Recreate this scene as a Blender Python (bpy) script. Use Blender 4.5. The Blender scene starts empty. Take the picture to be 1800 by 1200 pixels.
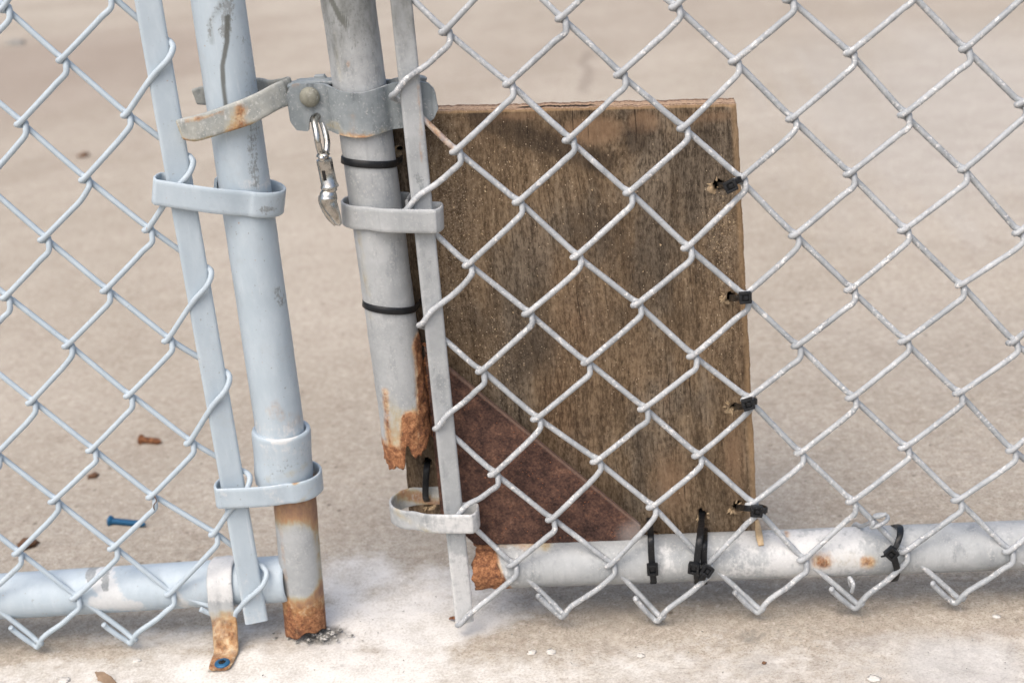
import bpy, math, random
import numpy as np
from mathutils import Vector, Matrix
random.seed(7); RNG = np.random.default_rng(7)
S = bpy.context.scene; C = S.collection

# ------------------------------------------------------------------ camera
F_PX = 2556.6; PITCH, ROLL, YAW = 0.35137, -0.096998, -0.094735
CAM = np.array([0.03173, -0.93955, 0.57784])      # ground is z = 0, fence cloth stands in the plane y = 0
cp, sp, cy, sy = math.cos(PITCH), math.sin(PITCH), math.cos(YAW), math.sin(YAW)
FW = np.array([sy*cp, cy*cp, -sp]); RI = np.array([cy, -sy, 0.0]); UP = np.cross(RI, FW)
RI, UP = math.cos(ROLL)*RI + math.sin(ROLL)*UP, -math.sin(ROLL)*RI + math.cos(ROLL)*UP
cam = bpy.data.cameras.new('camera'); co = bpy.data.objects.new('camera', cam); C.objects.link(co); S.camera = co
m = Matrix.Identity(4)
for i in range(3):
    m[i][0], m[i][1], m[i][2], m[i][3] = RI[i], UP[i], -FW[i], CAM[i]
co.matrix_world = m
cam.sensor_width = 36; cam.lens = F_PX*36/1800; cam.clip_start = 0.02; cam.clip_end = 500
cam.dof.use_dof = True; cam.dof.focus_distance = 0.985; cam.dof.aperture_fstop = 7.0; cam.dof.aperture_blades = 7

# ------------------------------------------------------------------ light
SUN_EL, SUN_AZ = math.radians(58), math.radians(205)     # high soft sun through cloud, from behind and left of the camera
w = bpy.data.worlds.new('World'); S.world = w; w.use_nodes = True
wn = w.node_tree; bg = wn.nodes['Background']
sky = wn.nodes.new('ShaderNodeTexSky'); sky.sky_type = 'NISHITA'; sky.sun_disc = False
sky.sun_elevation = SUN_EL; sky.sun_rotation = SUN_AZ; sky.air_density = 1.0; sky.dust_density = 6.0; sky.ozone_density = 1.0
wn.links.new(sky.outputs[0], bg.inputs[0]); bg.inputs[1].default_value = 0.15
sl = bpy.data.lights.new('sun', 'SUN'); sl.energy = 1.3; sl.angle = math.radians(75); sl.color = (1.0, 0.955, 0.90)
so = bpy.data.objects.new('sun', sl); C.objects.link(so)
sd = Vector((math.sin(SUN_AZ)*math.cos(SUN_EL), math.cos(SUN_AZ)*math.cos(SUN_EL), math.sin(SUN_EL)))
so.rotation_euler = sd.to_track_quat('Z', 'Y').to_euler()
S.view_settings.view_transform = 'Standard'; S.view_settings.look = 'None'; S.view_settings.gamma = 1
S.view_settings.exposure = 0.46

# ------------------------------------------------------------------ helpers
def un(px, py, Y=0.0):
    d = FW + RI*(px-900)/F_PX - UP*(py-600)/F_PX
    return CAM + d*((Y-CAM[1])/d[1])
def ung(px, py, z=0.0):
    d = FW + RI*(px-900)/F_PX - UP*(py-600)/F_PX
    return CAM + d*((z-CAM[2])/d[2])

def _h(ix, iy, iz, s):
    n = (ix*374761393 + iy*668265263 + iz*2147483647 + s*974634777).astype(np.int64) & 0xffffffff
    n = ((n ^ (n >> 13))*1274126177) & 0xffffffff
    n = ((n ^ (n >> 16))*2246822519) & 0xffffffff
    return ((n ^ (n >> 15)) & 0xffffff)/float(0xffffff)
def vnoise(P, scale, seed=0, octs=3):
    P = np.asarray(P, float)*np.asarray(scale, float)
    out = np.zeros(len(P)); amp = 1; tot = 0
    for o in range(octs):
        Q = P*(2**o) + 17.3*o; I = np.floor(Q).astype(np.int64); f = Q-I; f = f*f*(3-2*f)
        v = 0
        for dx in (0, 1):
            for dy in (0, 1):
                for dz in (0, 1):
                    wt = (f[:, 0] if dx else 1-f[:, 0])*(f[:, 1] if dy else 1-f[:, 1])*(f[:, 2] if dz else 1-f[:, 2])
                    v = v + wt*_h(I[:, 0]+dx, I[:, 1]+dy, I[:, 2]+dz, seed+o)
        out += v*amp; tot += amp; amp *= .5
    return out/tot
def sstep(x, a, b):
    t = np.clip((x-a)/(b-a), 0, 1); return t*t*(3-2*t)
def polydist(A, pts):                      # distance of 2-D points A to a polyline
    d = np.full(len(A), 1e9)
    for p, q in zip(pts[:-1], pts[1:]):
        p = np.array(p); q = np.array(q); v = q-p; t = np.clip(((A-p)@v)/max(v@v, 1e-12), 0, 1)
        d = np.minimum(d, np.linalg.norm(A-(p+t[:, None]*v), axis=1))
    return d
def pxz(px, py, Y): p = un(px, py, Y); return (p[0], p[2])

def mesh(name, V, F, mat=None, parent=None, smooth=True, sharp=None, attrs=None):
    me = bpy.data.meshes.new(name); me.from_pydata([tuple(map(float, v)) for v in V], [], [tuple(int(i) for i in f) for f in F]); me.update()
    if smooth: me.polygons.foreach_set('use_smooth', [True]*len(me.polygons))
    if sharp: me.set_sharp_from_angle(angle=math.radians(sharp))
    if mat: me.materials.append(mat)
    for k, a in (attrs or {}).items():
        at = me.attributes.new(k, 'FLOAT', 'POINT'); at.data.foreach_set('value', np.asarray(a, np.float32))
    o = bpy.data.objects.new(name, me); C.objects.link(o)
    if parent is not None:
        o.parent = parent
        base = parent
        off = Vector((0, 0, 0))
        while base is not None: off += base.location; base = base.parent
        if off.length > 0: me.transform(Matrix.Translation(-off))
    return o
def setattr_(o, **kw):
    me = o.data; n = len(me.vertices); P = np.empty(n*3, np.float32); me.vertices.foreach_get('co', P); P = P.reshape(-1, 3).astype(float)
    off = Vector((0, 0, 0)); b = o.parent
    while b is not None: off += b.location; b = b.parent
    P = P+np.array(off)
    for k, fn in kw.items():
        at = me.attributes.get(k) or me.attributes.new(k, 'FLOAT', 'POINT')
        at.data.foreach_set('value', np.asarray(fn(P), np.float32))
def thing(name, loc, label, cat, group=None):
    o = bpy.data.objects.new(name, None); C.objects.link(o); o.location = tuple(float(v) for v in loc); o.empty_display_size = .02
    o['label'] = label; o['category'] = cat
    if group: o['group'] = group
    return o
def tag(o, label=None, cat=None, group=None, kind=None):
    for k, v in (('label', label), ('category', cat), ('group', group), ('kind', kind)):
        if v: o[k] = v
    return o

def merge(parts):
    V = []; F = []
    for v, f in parts:
        n = len(V); V.extend([tuple(p) for p in v]); F.extend([tuple(i+n for i in q) for q in f])
    return V, F
def catmull(P, n=6, closed=False):
    P = [np.array(p, float) for p in P]; out = []
    m_ = len(P)
    rng = range(m_ if closed else m_-1)
    for i in rng:
        if closed: a, b, c, d = P[i-1], P[i], P[(i+1) % m_], P[(i+2) % m_]
        else: a, b, c, d = P[max(i-1, 0)], P[i], P[i+1], P[min(i+2, m_-1)]
        for k in range(n):
            t = k/n
            out.append(.5*((2*b)+(c-a)*t+(2*a-5*b+4*c-d)*t*t+(3*b-a-3*c+d)*t**3))
    if not closed: out.append(P[-1])
    return out
def sweep(path, r, seg=10, closed=False, caps=True, rnoise=0, seed=0):
    P = np.array(path, float); n = len(P)
    T = (np.roll(P, -1, 0)-np.roll(P, 1, 0)) if closed else np.gradient(P, axis=0)
    T /= np.linalg.norm(T, axis=1)[:, None]+1e-12
    ref = np.array([0, 1., 0]) if abs(T[0][1]) < .9 else np.array([1., 0, 0])
    N = ref-T[0]*(ref@T[0]); N /= np.linalg.norm(N); Ns = [N]
    for i in range(1, n):
        N = Ns[-1]-T[i]*(Ns[-1]@T[i]); N /= np.linalg.norm(N)+1e-12; Ns.append(N)
    Ns = np.array(Ns); B = np.cross(T, Ns)
    R = np.full(n, r) if np.isscalar(r) else np.array(r, float)
    a = np.arange(seg)*2*math.pi/seg
    V = P[:, None, :] + R[:, None, None]*(np.cos(a)[None, :, None]*Ns[:, None, :]+np.sin(a)[None, :, None]*B[:, None, :])
    if rnoise:
        D = (V-P[:, None, :]); nn = vnoise(V.reshape(-1, 3), 420, seed, 2).reshape(n, seg)-.5
        V = P[:, None, :]+D*(1+rnoise*nn[..., None])
    V = V.reshape(-1, 3).tolist(); F = []
    for i in range(n if closed else n-1):
        j = (i+1) % n
        for k in range(seg):
            l = (k+1) % seg; F.append((i*seg+k, i*seg+l, j*seg+l, j*seg+k))
    if caps and not closed:
        F.append(tuple(range(seg))[::-1]); F.append(tuple((n-1)*seg+k for k in range(seg)))
    return V, F
def strap(path, W, th, closed=False, nz=4, bev=.25):
    """flat strip of width |W| (vector or list of vectors) and thickness th along path, with rounded corners"""
    P = np.array(path, float); n = len(P)
    T = (np.roll(P, -1, 0)-np.roll(P, 1, 0)) if closed else np.gradient(P, axis=0)
    T /= np.linalg.norm(T, axis=1)[:, None]+1e-12
    Wv = np.array(W, float); Wv = np.tile(Wv, (n, 1)) if Wv.ndim == 1 else Wv
    L = np.linalg.norm(Wv, axis=1); Wd = Wv/L[:, None]
    N = np.cross(T, Wd); N /= np.linalg.norm(N, axis=1)[:, None]+1e-12
    b = th*bev
    prof = []                              # (across width -.5.. .5 with absolute inset, thickness)
    for sgn in (1, -1):
        us = np.linspace(-1, 1, nz+1)*sgn
        prof += [(u, 0 if abs(u) < 1 else -np.sign(u)*b, sgn*th/2) for u in us]
        prof.append((us[-1], 0, sgn*(th/2-b))) ; prof.append((us[-1], 0, -sgn*(th/2-b)))
    m_ = len(prof); V = []
    for i in range(n):
        for u, du, t in prof: V.append(P[i]+Wd[i]*(u*L[i]/2+du)+N[i]*t)
    F = []
    for i in range(n if closed else n-1):
        j = (i+1) % n
        for k in range(m_):
            l = (k+1) % m_; F.append((i*m_+k, i*m_+l, j*m_+l, j*m_+k))
    if not closed: F.append(tuple(range(m_))[::-1]); F.append(tuple((n-1)*m_+k for k in range(m_)))
    return V, F
def box(c, ax, ay, az, bev=.0006):
    """bevelled box, half extents given as vectors"""
    import bmesh
    c, ax, ay, az = (np.array(v, float) for v in (c, ax, ay, az)); V = []; F = []
    L = [np.linalg.norm(v) for v in (ax, ay, az)]; U = [v/l for v, l in zip((ax, ay, az), L)]
    bm = bmesh.new(); bmesh.ops.create_cube(bm, size=2)
    for v in bm.verts: v.co = Vector((v.co.x*L[0], v.co.y*L[1], v.co.z*L[2]))
    if bev: bmesh.ops.bevel(bm, geom=list(bm.edges), offset=bev, segments=2, affect='EDGES', profile=.6)
    V = [c+U[0]*v.co.x+U[1]*v.co.y+U[2]*v.co.z for v in bm.verts]; bm.verts.index_update()
    F = [tuple(v.index for v in f.verts) for f in bm.faces]; bm.free()
    return V, F
def lathe(prof, c, axis, seg=24):
    """prof: list of (distance along axis, radius)"""
    A = Vector(axis).normalized(); q = Vector((0, 0, 1)).rotation_difference(A); V = []; F = []
    for h, r in prof:
        for k in range(seg):
            a = 2*math.pi*k/seg; V.append(np.array(q @ Vector((r*math.cos(a), r*math.sin(a), h)))+np.array(c))
    for i in range(len(prof)-1):
        for k in range(seg):
            l = (k+1) % seg; F.append((i*seg+k, i*seg+l, (i+1)*seg+l, (i+1)*seg+k))
    F.append(tuple(range(seg))[::-1]); F.append(tuple((len(prof)-1)*seg+k for k in range(seg)))
    return V, F
def pipe(p0, p1, R, seg=56, step=.0016, th=.002, bot=None, dent=.00015, seed=0, top=None):
    """hollow pipe from p0 (lower) to p1; bot(angle) lifts the lower rim"""
    p0 = np.array(p0, float); p1 = np.array(p1, float); A = p1-p0; L = np.linalg.norm(A); A /= L
    ref = np.array([0, -1., 0]) if abs(A[1]) < .9 else np.array([0, 0, 1.]); N = ref-A*(ref@A); N /= np.linalg.norm(N); B = np.cross(A, N)
    n = max(2, int(L/step)); a = np.arange(seg)*2*math.pi/seg
    hb = np.array([bot(x) if bot else 0 for x in a]); V = []; F = []
    for rr in (R, R-th):
        for i in range(n+1):
            h = hb+(L-hb)*(i/n)
            V.append(p0+A*h[:, None]+rr*(np.cos(a)[:, None]*N+np.sin(a)[:, None]*B))
    V = np.concatenate(V); nn = (vnoise(V, 60, seed, 3)-.5)
    ax = p0+A*((V-p0)@A)[:, None]; V = V+(V-ax)/np.linalg.norm(V-ax, axis=1)[:, None]*(nn*dent*2)[:, None]
    M = (n+1)*seg
    for i in range(n):
        for k in range(seg):
            l = (k+1) % seg; F.append((i*seg+k, i*seg+l, (i+1)*seg+l, (i+1)*seg+k)); F.append((M+i*seg+l, M+i*seg+k, M+(i+1)*seg+k, M+(i+1)*seg+l))
    for k in range(seg):
        l = (k+1) % seg; F.append((k, M+k, M+l, l)); e = n*seg; F.append((e+l, M+e+l, M+e+k, e+k))
    return V, F

# ------------------------------------------------------------------ node shorthand
class NT:
    def __init__(s, name):
        s.m = bpy.data.materials.new(name); s.m.use_nodes = True; s.t = s.m.node_tree
        s.b = s.t.nodes['Principled BSDF']
        s.pos = s.t.nodes.new('ShaderNodeNewGeometry').outputs['Position']
    def L(s, a, b):
        if hasattr(a, 'node'): s.t.links.new(a, b)
        else: b.default_value = a
    def map(s, scale=(1, 1, 1), loc=(0, 0, 0), rot=(0, 0, 0), vec=None):
        n = s.t.nodes.new('ShaderNodeMapping'); s.L(vec or s.pos, n.inputs[0]); n.inputs[1].default_value = loc; n.inputs[2].default_value = rot; n.inputs[3].default_value = scale
        return n.outputs[0]
    def noise(s, scale, detail=4, rough=.55, vec=None, dist=0, col=False):
        n = s.t.nodes.new('ShaderNodeTexNoise'); s.L(vec or s.pos, n.inputs['Vector']); n.inputs['Scale'].default_value = scale; n.inputs['Detail'].default_value = detail
        n.inputs['Roughness'].default_value = rough; n.inputs['Distortion'].default_value = dist; return n.outputs[1 if col else 0]
    def vor(s, scale, vec=None, out='Distance', rnd=1):
        n = s.t.nodes.new('ShaderNodeTexVoronoi'); s.L(vec or s.pos, n.inputs['Vector']); n.inputs['Scale'].default_value = scale; n.inputs['Randomness'].default_value = rnd; return n.outputs[out]
    def M(s, op, a, b=0.0, c=None):
        n = s.t.nodes.new('ShaderNodeMath'); n.operation = op; s.L(a, n.inputs[0]); s.L(b, n.inputs[1])
        if c is not None: s.L(c, n.inputs[2])
        return n.outputs[0]
    def ss(s, x, a, b, lo=0., hi=1.):
        n = s.t.nodes.new('ShaderNodeMapRange'); n.interpolation_type = 'SMOOTHSTEP'; s.L(x, n.inputs[0])
        n.inputs[1].default_value = a; n.inputs[2].default_value = b; n.inputs[3].default_value = lo; n.inputs[4].default_value = hi; return n.outputs[0]
    def mix(s, f, a, b, mode='MIX'):
        n = s.t.nodes.new('ShaderNodeMix'); n.data_type = 'RGBA'; n.blend_type = mode; s.L(f, n.inputs[0])
        for v, i in ((a, 6), (b, 7)): s.L(v if hasattr(v, 'node') else (*v, 1), n.inputs[i])
        return n.outputs[2]
    def ramp(s, x, stops):
        n = s.t.nodes.new('ShaderNodeValToRGB'); s.L(x, n.inputs[0]); e = n.color_ramp.elements
        while len(e) < len(stops): e.new(.5)
        for q, (p, c) in zip(e, stops): q.position = p; q.color = (*c, 1)
        return n.outputs[0]
    def att(s, name):
        n = s.t.nodes.new('ShaderNodeAttribute'); n.attribute_name = name; return n.outputs['Fac']
    def xyz(s, i, vec=None):
        n = s.t.nodes.new('ShaderNodeSeparateXYZ'); s.L(vec or s.pos, n.inputs[0]); return n.outputs[i]
    def comb(s, x, y, z):
        n = s.t.nodes.new('ShaderNodeCombineXYZ'); s.L(x, n.inputs[0]); s.L(y, n.inputs[1]); s.L(z, n.inputs[2]); return n.outputs[0]
    def bump(s, h, strength=.5, dist=.001, prev=None):
        n = s.t.nodes.new('ShaderNodeBump'); s.L(h, n.inputs['Height']); n.inputs['Strength'].default_value = strength; n.inputs['Distance'].default_value = dist
        if prev: s.L(prev, n.inputs['Normal'])
        return n.outputs[0]
    def out(s, col, rough=.6, metal=0., nrm=None, spec=None):
        s.L(col if hasattr(col, 'node') else (*col, 1), s.b.inputs['Base Color']); s.L(rough, s.b.inputs['Roughness']); s.L(metal, s.b.inputs['Metallic'])
        if nrm: s.L(nrm, s.b.inputs['Normal'])
        if spec is not None: s.L(spec, s.b.inputs['Specular IOR Level'])
        return s.m

def rust_col(n):
    a = n.noise(260, 6, .65); b = n.noise(900, 3, .6); c = n.noise(70, 3, .5)
    x = n.M('ADD', n.M('MULTIPLY', a, .55), n.M('ADD', n.M('MULTIPLY', b, .25), n.M('MULTIPLY', c, .2)))
    return n.ramp(x, [(.31, (.040, .020, .014)), (.42, (.115, .050, .028)), (.50, (.24, .105, .050)), (.58, (.39, .19, .09)), (.68, (.56, .37, .23))])
def metal(name, base, light, dark, paint=False, spk=.5, spots=False):
    """coated steel. vertex attributes: rust, chip (bare grey), crust (white), stain (yellow brown), dirt (dark marks, also plain darkening)"""
    n = NT(name)
    big = n.noise(28, 4, .6); fine = n.noise(520, 4, .65); mid = n.noise(95, 6, .68, vec=n.map((1, 1, .38)))
    if paint:
        col = n.mix(n.ss(mid, .35, .75), base, light); col = n.mix(n.ss(big, .52, .8, 0, .6), col, dark)
        scr = n.ss(n.noise(1, 4, .7, vec=n.map((420, 420, 26))), .62, .72); col = n.mix(n.M('MULTIPLY', scr, .30), col, (.62, .66, .69)); grime = n.ss(n.noise(40, 6, .7), .54, .78); col = n.mix(n.M('MULTIPLY', grime, .28), col, (.33, .33, .32)); pits = n.ss(n.noise(430, 3, .6), .68, .73); col = n.mix(n.M('MULTIPLY', pits, .7), col, (.22, .22, .21)); col = n.mix(n.M('MULTIPLY', n.ss(n.noise(210, 3, .6), .71, .75), .6), col, (.34, .20, .11))
    else:
        col = n.mix(n.ss(big, .3, .7), base, light); col = n.mix(n.ss(mid, .50, .72, 0, .75), col, dark)
        sp_ = n.ss(n.vor(420, out='Color'), .45, 1.0); col = n.mix(n.M('MULTIPLY', sp_, .10*spk), col, (.8, .82, .85))
        wsp = n.M('MULTIPLY', n.ss(fine, .56, .66), n.ss(mid, .38, .6)); col = n.mix(n.M('MULTIPLY', wsp, spk), col, (.62, .62, .61))
        if spots:
            sp2 = n.ss(n.noise(360, 3, .6), .56, .63); col = n.mix(n.M('MULTIPLY', sp2, n.ss(n.noise(55, 3), .40, .62, .05, .85)), col, (.72, .715, .70)); col = n.mix(n.ss(n.noise(290, 4, .7), .60, .70, 0, .5), col, (.17, .175, .18))
        streak = n.noise(1, 4, .6, vec=n.map((260, 260, 14))); col = n.mix(n.ss(streak, .55, .75, 0, .35), col, dark)
        dk = n.ss(n.noise(520, 3, .6), .66, .73); col = n.mix(n.M('MULTIPLY', dk, .5), col, (.16, .16, .15))
    def fac(nm, k=.9, lo=.42, hi=.56, sc=170):
        a = n.att(nm); nz = n.M('ADD', n.M('MULTIPLY', n.noise(sc, 5, .68), .6), n.M('MULTIPLY', n.noise(sc*1.6, 5, .7, vec=n.map((1, 1, .22))), .4))
        return n.M('MULTIPLY', n.ss(n.M('ADD', a, n.M('MULTIPLY', n.M('SUBTRACT', nz, .5), k)), lo, hi), n.ss(a, .02, .1))
    st = fac('stain', 1.0, .15, .95, 60)
    stn = n.M('ADD', n.M('MULTIPLY', st, .62), n.M('MULTIPLY', n.M('SUBTRACT', n.noise(170, 6, .75, vec=n.map((1, 1, .4))), .28), .75)); col = n.mix(n.M('MULTIPLY', n.ss(st, 0, .6), .85), col, n.ramp(stn, [(.18, (.46, .45, .36)), (.40, (.38, .31, .17)), (.60, (.34, .18, .07)), (.85, (.20, .085, .038))]))
    cr = n.M('MULTIPLY', fac('crust', 1.7, .38, .74, 210), .8); col = n.mix(cr, col, n.mix(fine, (.50, .51, .51), (.68, .69, .69)))
    ch = fac('chip', 1.6, .40, .54, 430); col = n.mix(n.M('MULTIPLY', ch, .85), col, n.mix(n.noise(800, 3, .6), (.10, .11, .11), (.38, .41, .42)))
    dt = n.att('dirt'); col = n.mix(n.M('MULTIPLY', n.ss(n.M('ADD', dt, n.M('MULTIPLY', n.M('SUBTRACT', mid, .5), .8)), .2, .9), .9), col, (.10, .105, .095))
    col = n.mix(n.M('MULTIPLY', fac('rust', 1.3, .12, .62, 90), .8), col, n.ramp(n.noise(200, 5, .65), [(.35, (.20, .085, .03)), (.5, (.42, .22, .085)), (.65, (.58, .45, .28))])); ru = fac('rust', 1.5, .42, .78, 170); col = n.mix(ru, col, rust_col(n))
    bm_ = n.bump(n.noise(700, 4, .6), .25 if paint else .4, .0004)
    bm_ = n.bump(n.noise(110, 3), .3, .0008, bm_)
    bm_ = n.bump(n.M('MULTIPLY', n.M('MAXIMUM', ru, n.M('MULTIPLY', ch, -.35)), n.M('ADD', n.noise(500, 5, .7), .4)), .9, .0008, bm_)
    rough = n.ss(n.M('ADD', ru, n.M('MULTIPLY', mid, .25)), 0, 1, .52 if paint else .60, .95)
    return n.out(col, rough, 0. if paint else n.ss(ru, 0, 1, .08, 0), bm_, .35)

M_PAINT = metal('pale_blue_paint', (.385, .458, .515), (.44, .512, .565), (.325, .395, .45), paint=True)
M_GALV = metal('galvanised_steel', (.31, .33, .34), (.41, .43, .44), (.22, .24, .25), spk=.5)
M_GALV_WIRE = metal('weathered_wire', (.30, .325, .345), (.42, .445, .465), (.20, .215, .235), spk=.8, spots=True)
M_GALV_DARK = metal('dull_zinc', (.165, .195, .21), (.26, .29, .305), (.075, .090, .10), spk=.45)
M_RUST_PLATE = None
def mk():
    n = NT('rusted_plate'); a = n.noise(95, 6, .7); b = n.noise(600, 4, .6)
    x = n.M('ADD', n.M('MULTIPLY', a, .6), n.M('MULTIPLY', b, .4))
    col = n.ramp(x, [(.34, (.016, .010, .009)), (.44, (.050, .028, .023)), (.52, (.088, .048, .037)), (.60, (.145, .078, .054)), (.70, (.26, .16, .115))])
    col = n.mix(n.ss(n.att('edge'), .2, .9, 0, .6), col, n.mix(b, (.13, .075, .055), (.30, .22, .18)))  # edge highlight painted as a lighter band along the slope
    col = n.mix(n.ss(n.att('grey'), .1, 1, 0, .5), col, (.33, .31, .30))
    spk = n.ss(n.noise(750, 2), .68, .74); col = n.mix(spk, col, (.32, .12, .05))
    bm_ = n.bump(n.noise(480, 6, .7), .9, .0007); return n.out(col, .88, 0, bm_, .25)
M_RUST_PLATE = mk()
def mk():
    n = NT('rust'); col = rust_col(n); return n.out(col, .92, 0, n.bump(n.noise(420, 6, .7), 1, .0012), .2)
M_RUST = mk()
def mk():
    n = NT('black_nylon'); col = n.mix(n.noise(90, 3), (.006, .0065, .0075), (.013, .0145, .017)); col = n.mix(n.M('MULTIPLY', n.ss(n.noise(900, 2), .66, .75), .25), col, (.4, .38, .34))
    return n.out(col, n.ss(n.noise(300, 3), .3, .7, .30, .5), 0, n.bump(n.noise(500, 2), .15, .0004), .28)
M_TIE = mk()
def mk():
    n = NT('nickel_plate'); a = n.noise(180, 4, .6); col = n.mix(n.ss(a, .42, .7), (.56, .55, .52), (.33, .31, .27)); col = n.mix(n.ss(n.noise(700, 3), .62, .72, 0, .6), col, (.12, .11, .09))
    return n.out(col, n.ss(a, .3, .7, .15, .32), 1.0, n.bump(n.noise(500, 3), .2, .0003))
M_NICKEL = mk()
def mk():
    n = NT('blue_coated_screw'); col = n.mix(n.noise(600, 3), (.010, .075, .17), (.02, .13, .26)); return n.out(col, .4, .3, n.bump(n.noise(800, 3), .3, .0003))
M_BLUE = mk()
def mk():
    n = NT('recess_black'); return n.out((.012, .011, .010), .9, 0)  # plain black, painted in for the dark inside slots and recesses
M_BLACK = mk()

# ------------------------------------------------------------------ ground
def axis(lo, f0, f1, hi, st):
    a = list(np.arange(f0, f1, st)); s = st; x = f1
    while x < hi: a.append(x); s *= 1.22; x += s
    a.append(hi); s = st; x = f0-st; b = []
    while x > lo: b.append(x); s *= 1.22; x -= s
    b.append(lo); return np.array(b[::-1]+a)
gx = axis(-60, -.52, .42, 60, .0032); gy = axis(-20, -.13, .30, 90, .0032)
GX, GY = np.meshgrid(gx, gy); G = np.stack([GX.ravel(), GY.ravel(), 0*GX.ravel()], -1)
near = np.clip(1-np.maximum(np.abs(G[:, 0]+.05)-.47, 0)/.3, 0, 1)*np.clip(1-np.maximum(np.abs(G[:, 1]-.08)-.2, 0)/.3, 0, 1)
def gblob(px, py, rx, ry, soft=.6):
    c = ung(px, py); return 1-sstep(np.sqrt(((G[:, 0]-c[0])/rx)**2+((G[:, 1]-c[1])/ry)**2)+(vnoise(G, 28, 5, 4)-.5)*.9, 1-soft, 1+soft*.5)
white = np.maximum.reduce([gblob(700, 1090, .105, .055), gblob(560, 1180, .16, .035)*.95, gblob(150, 1200, .20, .045)*.58, gblob(900, 1190, .16, .035)*.62, gblob(620, 1020, .05, .05)*.7,
                           gblob(1150, 1195, .10, .022)*.45, gblob(760, 1030, .05, .04)*.7, gblob(350, 1120, .1, .02)*.5])
dark = np.maximum.reduce([gblob(1318, 1118, .014, .012)*.62, gblob(1400, 1110, .05, .02)*.4, gblob(600, 1170, .01, .004)*.5, gblob(1020, 1170, .04, .02)*.3, gblob(1490, 1075, .02, .012)*.5, gblob(570, 1112, .02, .012)*.9, gblob(1000, 100, .03, .2)*.0, gblob(1320, 1170, .015, .02)*.3,
                          gblob(1250, 1140, .03, .05)*.25, gblob(1600, 1180, .10, .03)*.35, gblob(1200, 1110, .2, .02)*.25, gblob(270, 1095, .16, .014)*.35, gblob(1350, 1050, .3, .02)*.3])  # long strips below the rails are shade painted into the slab colour
strip = 1-sstep(G[:, 1]+(vnoise(G, 14, 15, 4)-.5)*.05, -.065, .015)
white = np.maximum(white*.95, strip*.36*near)
blue = np.maximum.reduce([gblob(1700, 1160, .06, .05)*.9, gblob(1560, 1130, .05, .02)*.5, gblob(1300, 1180, .2, .03)*.35, gblob(1000, 1150, .1, .02)*.25, gblob(1330, 1170, .02, .02)*.5, gblob(1780, 180, .5, 1.2)*.4, gblob(1700, 600, .2, .25)*.2])
brown = np.maximum.reduce([gblob(60, 120, .7, 1.0)*.9, gblob(150, 270, .35, .3)*.4, gblob(760, 150, .4, .5)*.4, gblob(1750, 1110, .06, .012)*.5, gblob(1230, 30, 1.2, .6)*.4])
dz = (vnoise(G, 90, 3, 4)-.5)*.0016+(vnoise(G, 24, 4, 2)-.5)*.002 - .004*np.clip(gblob(572, 1115, .022, .014), 0, 1)*(vnoise(G, 160, 8, 3))
G[:, 2] = dz*near
nx = len(gx); F = [(j*nx+i, j*nx+i+1, (j+1)*nx+i+1, (j+1)*nx+i) for j in range(len(gy)-1) for i in range(nx-1)]
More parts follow.
